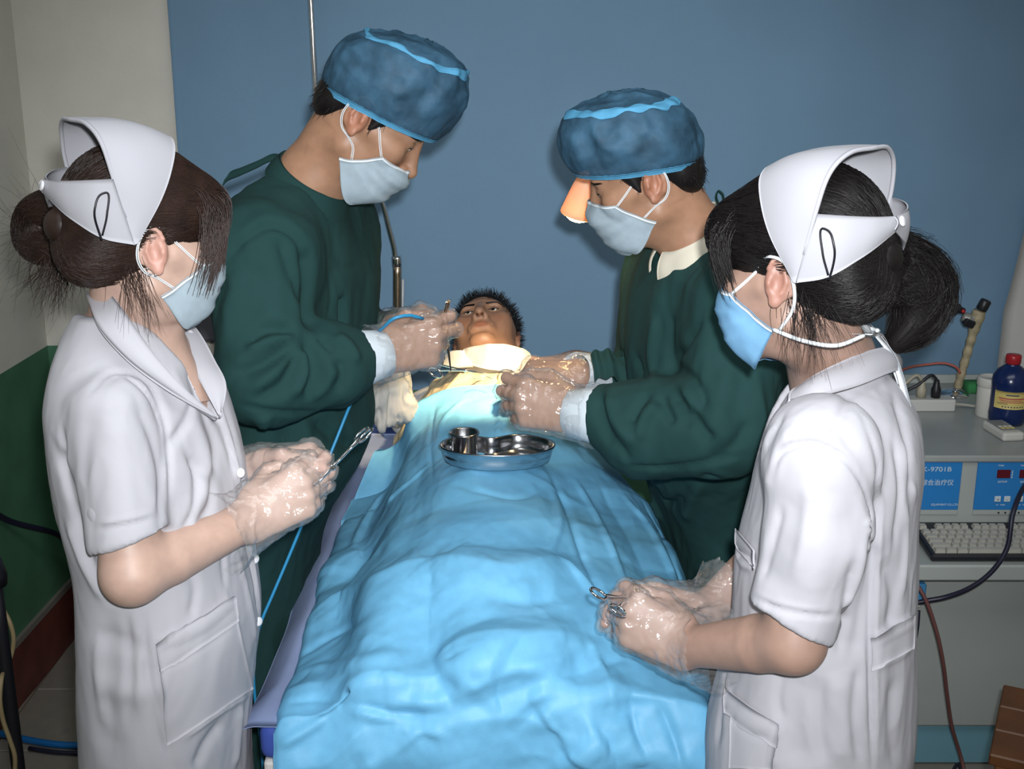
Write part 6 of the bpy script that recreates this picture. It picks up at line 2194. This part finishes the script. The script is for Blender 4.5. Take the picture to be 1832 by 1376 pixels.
keys = []
rowspec = [(0, [1.3, 1.3, 1.3, 6.2, 1.3, 1.3, 1.3, 1.0]), (1, [2.3] + [1] * 10 + [1.7]), (2, [1.8] + [1] * 11 + [2.2]), (3, [1.5] + [1] * 12 + [1.5]), (4, [1] * 13 + [2]), (5.25, [1, -1, 1, 1, 1, 1, -.5, 1, 1, 1, 1, -.5, 1, 1, 1, 1])]
for r_, ws in rowspec:
    x = .010
    for w in ws:
        if w > 0: keys.append((x, .010 + r_ * kw * 1.12, w))
        x += abs(w) * kw
    x = .010 + 15.4 * kw
    for c in range(3): keys.append((x + c * kw, .010 + r_ * kw * 1.12, 1))
    if r_ < 5:
        for c in range(4): keys.append((x + (3.3 + c) * kw, .010 + r_ * kw * 1.12, 1))
kcache = {}
for x, y, w in keys:
    if x + w * kw > .445: continue
    p0 = Mk[:3, :3] @ V3(x, y, .016) + Mk[:3, 3]
    if w not in kcache:
        V, F = keymesh(w * kw); o = add('key', (V @ Mk[:3, :3].T + p0, F), M_KEY, kb, False)
        kcache[w] = (o, p0)
    else:
        o = kcache[w][0].copy(); COL.objects.link(o); o.parent = kb; o.location = p0 - kcache[w][1]

# ---- on the cabinet's top
TZ = .787
sx1 = PZ(1709, 737, TZ)
ps = thing('power_strip', 'white power strip with two plugs lying on the cabinet top', 'power strip', (sx1[0] - .11, sx1[1] + .02, TZ))
add('strip_body', bx(sx1[0] - .24, sx1[0], sx1[1], sx1[1] + .048, TZ, TZ + .032, .004, 2), mat('plastic_white', (.5, .5, .47), .45), ps, False)
for k, (px_, m_) in enumerate(((1673, M_BLACK), (1647, mat('plug_beige', (.36, .33, .25), .5)))):
    b_ = P(px_, 716, sx1[1] + .024)
    pl = add('plug', lathe([(.0005, 0), (.012, 0), (.0125, .022), (.008, .034), (.0065, .046), (.0005, .047)], 16, frame((b_[0], sx1[1] + .024, TZ + .032), (0, 0, 1))), m_, ps)
    e = [V3(b_[0], sx1[1] + .024, TZ + .077), V3(b_[0] - .012, sx1[1] + .024, TZ + .09), V3(b_[0] - .05, sx1[1] + .02, TZ + .066), V3(b_[0] - .09, sx1[1] + .03, TZ + .04), V3(b_[0] - .13, sx1[1] + .05, TZ + .005)]
    add('plug_cord', tube(spline(e, 40), .0042, 8), m_, pl)
add('strip_cord', tube(spline([V3(sx1[0], sx1[1] + .024, TZ + .014), V3(sx1[0] + .03, sx1[1] + .03, TZ + .010), V3(sx1[0] + .08, sx1[1] + .03, TZ + .0045), V3(sx1[0] + .14, sx1[1] + .05, TZ + .0045)], 30), .004, 8), M_KEY, ps)

# instrument arm on a round chrome base
bs = PZ(1702, 712, TZ)
bs = V3(P(1702, 706, 3.17)[0], 3.17, TZ)
arm = thing('instrument_arm', 'taped beige arm with black clamp on a round chrome base', 'stand', bs)
add('base', lathe([(.0005, 0), (.042, 0), (.044, .004), (.030, .010), (.010, .016), (.0005, .017)], 40, frame(bs, (0, 0, 1))), M_CHROME, arm)
M_TAPE = mat('taped_beige', (.38, .32, .20), .6, noise=(40, .35), bump=(80, .4, .004))
a0, a1 = P(1713, 694, 3.165), P(1752, 556, 3.13)
add('socket', tube(poly([bs + V3(0, 0, .012), P(1709, 702, 3.168), P(1716, 684, 3.165)], 8), .0085, 12), M_CHROME, arm)
pth = poly([a0, a1], 40)
_v, _f = tube(pth, .0105 + .0012 * np.sin(np.arange(40) * 1.1) + np.interp(np.arange(40), [0, 26, 34, 39], [0, .001, .006, .007]), 16)
_v = _v + .0008 * np.stack([vnoise(_v * 120, 1), vnoise(_v * 120, 2), vnoise(_v * 120, 3)], 1)
add('taped_tube', (_v, _f), M_TAPE, arm)
k1 = P(1760, 546, 3.125)
add('knob', xf(lathe([(.0005, -.014), (.013, -.014), (.0145, -.010), (.0145, .012), (.012, .015), (.0005, .015)], 12), frame(k1, nrm(V3(.35, -.1, .9)))), M_BLACK, arm)
add('head_wrap', tube(poly([P(1722, 566, 3.14), P(1738, 572, 3.135), P(1750, 566, 3.13)], 10), np.interp(np.arange(10), [0, 4, 9], [.012, .016, .013]), 10), mat('clear_grey_plastic', (.22, .22, .20), .3), arm)
add('black_grip', box(P(1733, 577, 3.13), (.03, .026, .022), frame((0, 0, 0), nrm(V3(.3, -.2, .8)))[:3, :3], .004), M_BLACK, arm, False)
cl = add('clamp', box(P(1703, 549, 3.14), (.040, .03, .034), frame((0, 0, 0), nrm(V3(.55, 0, .8)))[:3, :3], .006), M_BLACK, arm, False)
add('clamp_jaw', tube(spline([P(1700, 540, 3.14), P(1690, 537, 3.14), P(1672, 541, 3.14)], 12), .0055, 8), M_BLACK, cl)
add('clamp_jaw', tube(spline([P(1698, 558, 3.14), P(1688, 560, 3.14), P(1668, 558, 3.14)], 12), .0050, 8), M_BLACK, cl)
add('clamp_nose', tube(poly([P(1705, 550, 3.14), P(1725, 557, 3.14)], 6), np.linspace(.013, .008, 6), 10), M_BLACK, cl)
add('red_screw', lathe([(.0005, 0), (.005, 0), (.005, .004), (.0005, .005)], 12, frame(P(1723, 557, 3.128), V3(0, -1, .2))), mat('red_plastic', (.40, .015, .02), .35), cl)
add('red_cord', tube(spline([P(1718, 668, 3.15), P(1712, 658, 3.15), P(1695, 651, 3.16), P(1660, 652, 3.17), P(1615, 662, 3.18), P(1580, 690, 3.18), V3(.9, 3.2, TZ + .004)], 60), .0032, 8), mat('cord_red', (.38, .09, .06), .5), arm)

# white jar
jb = PZ(1768, 742, TZ); jb = V3(P(1768, 742, 2.985)[0], 2.985, TZ)
jar = thing('white_jar', 'round white jar with lid on the cabinet beside the blue bottle', 'jar', jb)
M_JAR = mat('jar_white', (.56, .55, .50), .4)
add('jar_body', lathe([(.0005, 0), (.031, 0), (.033, .004), (.0335, .078), (.031, .082), (.0005, .082)], 40, frame(jb, (0, 0, 1))), M_JAR, jar)
add('jar_lid', lathe([(.034, .080), (.0355, .083), (.0355, .098), (.033, .103), (.028, .1035), (.026, .100), (.0005, .100)], 40, frame(jb, (0, 0, 1)), False), M_JAR, jar)
# blue bottle
bb_ = V3(P(1800, 757, 2.93)[0], 2.93, TZ)
bt = thing('blue_bottle', 'dark blue bottle with red cap and yellow label on the cabinet', 'bottle', bb_)
M_BOT = mat('bottle_dark_blue', (.006, .018, .085), .22)
add('bottle_body', lathe([(.0005, .003), (.026, .0), (.040, .002), (.0445, .010), (.0455, .025), (.0440, .040), (.0440, .092), (.0455, .105), (.043, .120), (.034, .136), (.021, .146), (.016, .150), (.016, .158), (.0005, .158)], 48, frame(bb_, (0, 0, 1))), M_BOT, bt)
add('bottle_cap', lathe([(.0005, .152), (.0165, .152), (.0185, .154), (.0185, .172), (.0170, .175), (.0005, .176)], 24, frame(bb_, (0, 0, 1))), mat('cap_red', (.36, .012, .02), .35), bt)
M_LAB = mat('label_yellow', (.62, .50, .16), .5)
an = np.linspace(rad(200), rad(318), 30); zz = np.linspace(.046, .090, 6)
lb_ = np.array([[bb_ + V3(.0446 * math.cos(a), .0446 * math.sin(a), z - .006 * 0) for a in an] for z in zz])
lab = add('bottle_label', sheet(lb_, .0004), M_LAB, bt)
M_LRED = mat('label_print_red', (.50, .10, .08), .5); M_LINK = mat('label_print_dark', (.05, .06, .12), .5)


def on_label(a0, a1, z0, z1, m):
    aa = np.linspace(rad(a0), rad(a1), 12)
    g_ = np.array([[bb_ + V3(.04478 * math.cos(a), .04478 * math.sin(a), z) for a in aa] for z in np.linspace(z0, z1, 2)])
    add('label_print', sheet(g_, .0002), m, lab)


on_label(238, 278, .0800, .0830, M_LINK)
on_label(215, 300, .0705, .0740, M_LRED); on_label(218, 290, .0665, .0685, M_LRED); on_label(222, 302, .0625, .0645, M_LRED)
on_label(300, 308, .078, .085, M_LRED)
for k in range(8): on_label(228 + k * 9, 233 + k * 9, .0500, .0530, M_LINK)
for z in (.0580, .0600): on_label(212, 245, z, z + .0008, M_LINK)
# white remote control
rm = PZ(1806, 788, TZ)
rc = thing('remote_control', 'small white remote control with grey face on the cabinet top', 'remote', (rm[0], rm[1] + .04, TZ))
Mr = frame((rm[0], rm[1] + .04, TZ + .011), (0, 0, 1), V3(math.cos(.12), math.sin(.12), 0))
add('case', xf(bx(-.027, .027, -.05, .055, -.011, .011, .006, 2), Mr), M_JAR, rc, False)
add('face', xf(bx(-.021, .021, -.030, .048, .0105, .0125, .002), Mr), mat('remote_grey', (.20, .21, .22), .4), rc, False)
for ix in range(3):
    for iy in range(2):
        add('button', xf(bx(-.017 + ix * .012, -.008 + ix * .012, -.022 + iy * .013, -.013 + iy * .013, .012, .0142, .001), Mr), M_JAR if iy else M_LAB, rc, False)
add('sponge', bx(P(1733, 712, 3.2)[0] - .012, P(1746, 712, 3.2)[0] + .01, 3.18, 3.23, TZ, TZ + .028, .004), mat('sponge_green', (.03, .20, .06), .9, bump=(120, .6, .004)), label='small green block behind the white jar on the cabinet', cat='block')

# ---- cords at the cabinet
M_CBLK = mat('cord_black', (.012, .012, .03), .4)
add('black_cord_or_shadow', tube(spline([V3(1.30, 2.66, .70), P(1840, 862, 2.56), P(1812, 920, 2.48), P(1800, 985, 2.46), P(1775, 1022, 2.46), P(1735, 1052, 2.47), P(1690, 1069, 2.49), P(1648, 1077, 2.50), P(1620, 1085, 2.50), P(1600, 1105, 2.50)], 110), .0055, 9), M_CBLK, label='thick black cord drooping across the keyboard and cabinet front', cat='cord')
add('brown_cord', tube(spline([P(1640, 1045, 2.50), P(1652, 1065, 2.49), P(1672, 1118, 2.48), P(1688, 1190, 2.48), P(1694, 1240, 2.49), P(1703, 1300, 2.50), P(1722, 1366, 2.50), P(1728, 1392, 2.48), V3(P(1732, 1400, 2.45)[0], 2.40, .006), V3(1.0, 2.30, .005)], 100), .0045, 9), mat('cord_brown', (.14, .055, .05), .5), label='brown cord hanging down the cabinet door to the floor', cat='cord')
add('black_cord_or_shadow', tube(spline([P(1643, 1092, 2.51), P(1641, 1120, 2.50), P(1632, 1165, 2.49), P(1610, 1230, 2.48)], 40), .005, 8), M_CBLK, label='short black cord beside the right nurse\'s back', cat='cord')
jx = thing('socket_block', 'small blue and grey socket block under the cabinet shelf', 'socket', P(1640, 1070, 2.6))
add('blue_block', bx(P(1600, 1060, 2.56)[0], P(1656, 1060, 2.56)[0], 2.555, 2.60, P(1640, 1076, 2.56)[2], P(1640, 1044, 2.56)[2], .003), mat('socket_blue', (.06, .25, .48), .45), jx, False)
add('grey_block', bx(P(1600, 1060, 2.56)[0], P(1650, 1060, 2.56)[0], 2.56, 2.60, P(1640, 1088, 2.56)[2], P(1640, 1076, 2.56)[2], .003), M_JAR, jx, False)
add('floor_cord', tube(spline([V3(.95, 2.58, .006), V3(1.0, 2.50, .02), P(1715, 1368, 2.56), V3(1.06, 2.5, .02), V3(1.12, 2.42, .006)], 40), .0045, 8), M_CBLK, label='black cord looped on the floor before the blue plinth', cat='cord')

# ---- wooden stool at the right edge
M_WOOD = mat('stool_wood_dark', (.13, .050, .016), .45, wave=((6, 160, 60), .2, .002), noise=(7, .4))
M_WOODL = mat('stool_wood_light', (.26, .105, .03), .45, wave=((6, 160, 60), .2, .002), noise=(8, .3))
s0, s1 = PZ(1788, 1257, .46), PZ(1769, 1349, .46)
ey = nrm(s0 - s1); ex = V3(ey[1], -ey[0], 0); sc_ = s1 + ey * .14 + ex * .17
st = thing('wooden_stool', 'brown wooden stool at the right edge in front of the cabinet', 'stool', (sc_[0], sc_[1], 0))
Ms = np.eye(4); Ms[:3, 0] = ex; Ms[:3, 1] = ey; Ms[:3, 3] = (sc_[0], sc_[1], 0)
for k in range(3):
    add('seat_plank', xf(bx(-.17 + .0005, .17, -.14 + k * .0935, -.14 + k * .0935 + .0925, .437, .46, .003), Ms), M_WOOD, st, False)
for y_ in (-.125, .125): add('apron', xf(bx(-.145, .145, y_ - .009, y_ + .009, .39, .437, .002), Ms), M_WOODL, st, False)
for x_ in (-.15, .15): add('apron', xf(bx(x_ - .009, x_ + .009, -.115, .115, .39, .437, .002), Ms), M_WOODL, st, False)
for x_ in (-.14, .14):
    for y_ in (-.115, .115): add('leg', xf(bx(x_ - .018, x_ + .018, y_ - .018, y_ + .018, 0, .437, .003), Ms), M_WOODL, st, False)

# ================================================================== left edge: stand, cords, hose
pz_ = P(33, 1376, 2.0)
sp = thing('pole_stand', 'black metal stand pole at the left edge of the room', 'stand', (pz_[0], 2.0, 0))
add('pole', tube(poly([V3(pz_[0], 2.0, .03), V3(pz_[0], 2.0, .80)], 8), .0125, 14), M_BLACK, sp)
add('base', lathe([(.0005, 0), (.15, 0), (.155, .01), (.04, .03), (.0005, .032)], 32, frame((pz_[0], 2.0, 0), (0, 0, 1))), M_BLACK, sp)
add('top_knob', lathe([(.0005, .78), (.02, .78), (.022, .80), (.015, .83), (.0005, .832)], 20, frame((pz_[0], 2.0, 0), (0, 0, 1))), M_BLACK, sp)
wx_ = lambda y: CX - .16 * (WY - y) / (WY + .9) + .014
M_BEIGE = mat('cord_beige', (.33, .25, .13), .5)
add('beige_cord', tube(spline([P(-30, 1040, 2.08), P(0, 1082, 2.06), P(18, 1115, 2.05), P(24, 1140, 2.05), P(22, 1165, 2.05), P(14, 1190, 2.04), P(2, 1220, 1.96), P(0, 1250, 1.95), P(6, 1290, 1.95), P(18, 1325, 1.95), P(26, 1350, 1.95), P(27, 1385, 1.95)], 100), .0042, 8), M_BEIGE, label='thin beige cord hanging beside the black stand pole', cat='cord')
add('black_cord_or_shadow', tube(spline([V3(wx_(2.3), 2.30, 1.00), V3(wx_(2.45), 2.45, .90)] + [V3(wx_(y), y, P(0, py, y)[2]) for y, py in ((2.62, 775), (2.80, 880), (2.95, 930))] + [P(100, 955, 3.1), P(125, 972, 3.2), P(170, 990, 3.24), P(260, 1010, 3.26), V3(-.85, 3.27, .42), V3(-.80, 3.25, .10), V3(-.74, 3.2, .008), V3(-.6, 3.16, .008)], 110), .008, 9), M_CBLK, label='black cord hanging along the green left wall', cat='cord')
hs = [PZ(-30, 1306, .010), PZ(10, 1315, .010), PZ(60, 1326, .010), PZ(110, 1333, .010), PZ(150, 1334, .010), PZ(180, 1333, .010), PZ(230, 1328, .010), V3(-.66, 2.62, .010), V3(-.45, 2.48, .010), V3(-.25, 2.40, .010)]
add('blue_hose', tube(spline(hs, 60), .009, 10), mat('hose_blue', (.01, .13, .38), .35), label='blue hose lying on the patterned floor at the left', cat='hose')
hs2 = [h + V3(.0, -.030, -.002) for h in hs[2:]]  # the dark shadow under the hose, built as a black strip
add('black_cord_or_shadow', tube(spline(hs2, 50), .006, 8), M_CBLK, label='shadow under the blue hose, modelled as a black strip on the floor', cat='cord')
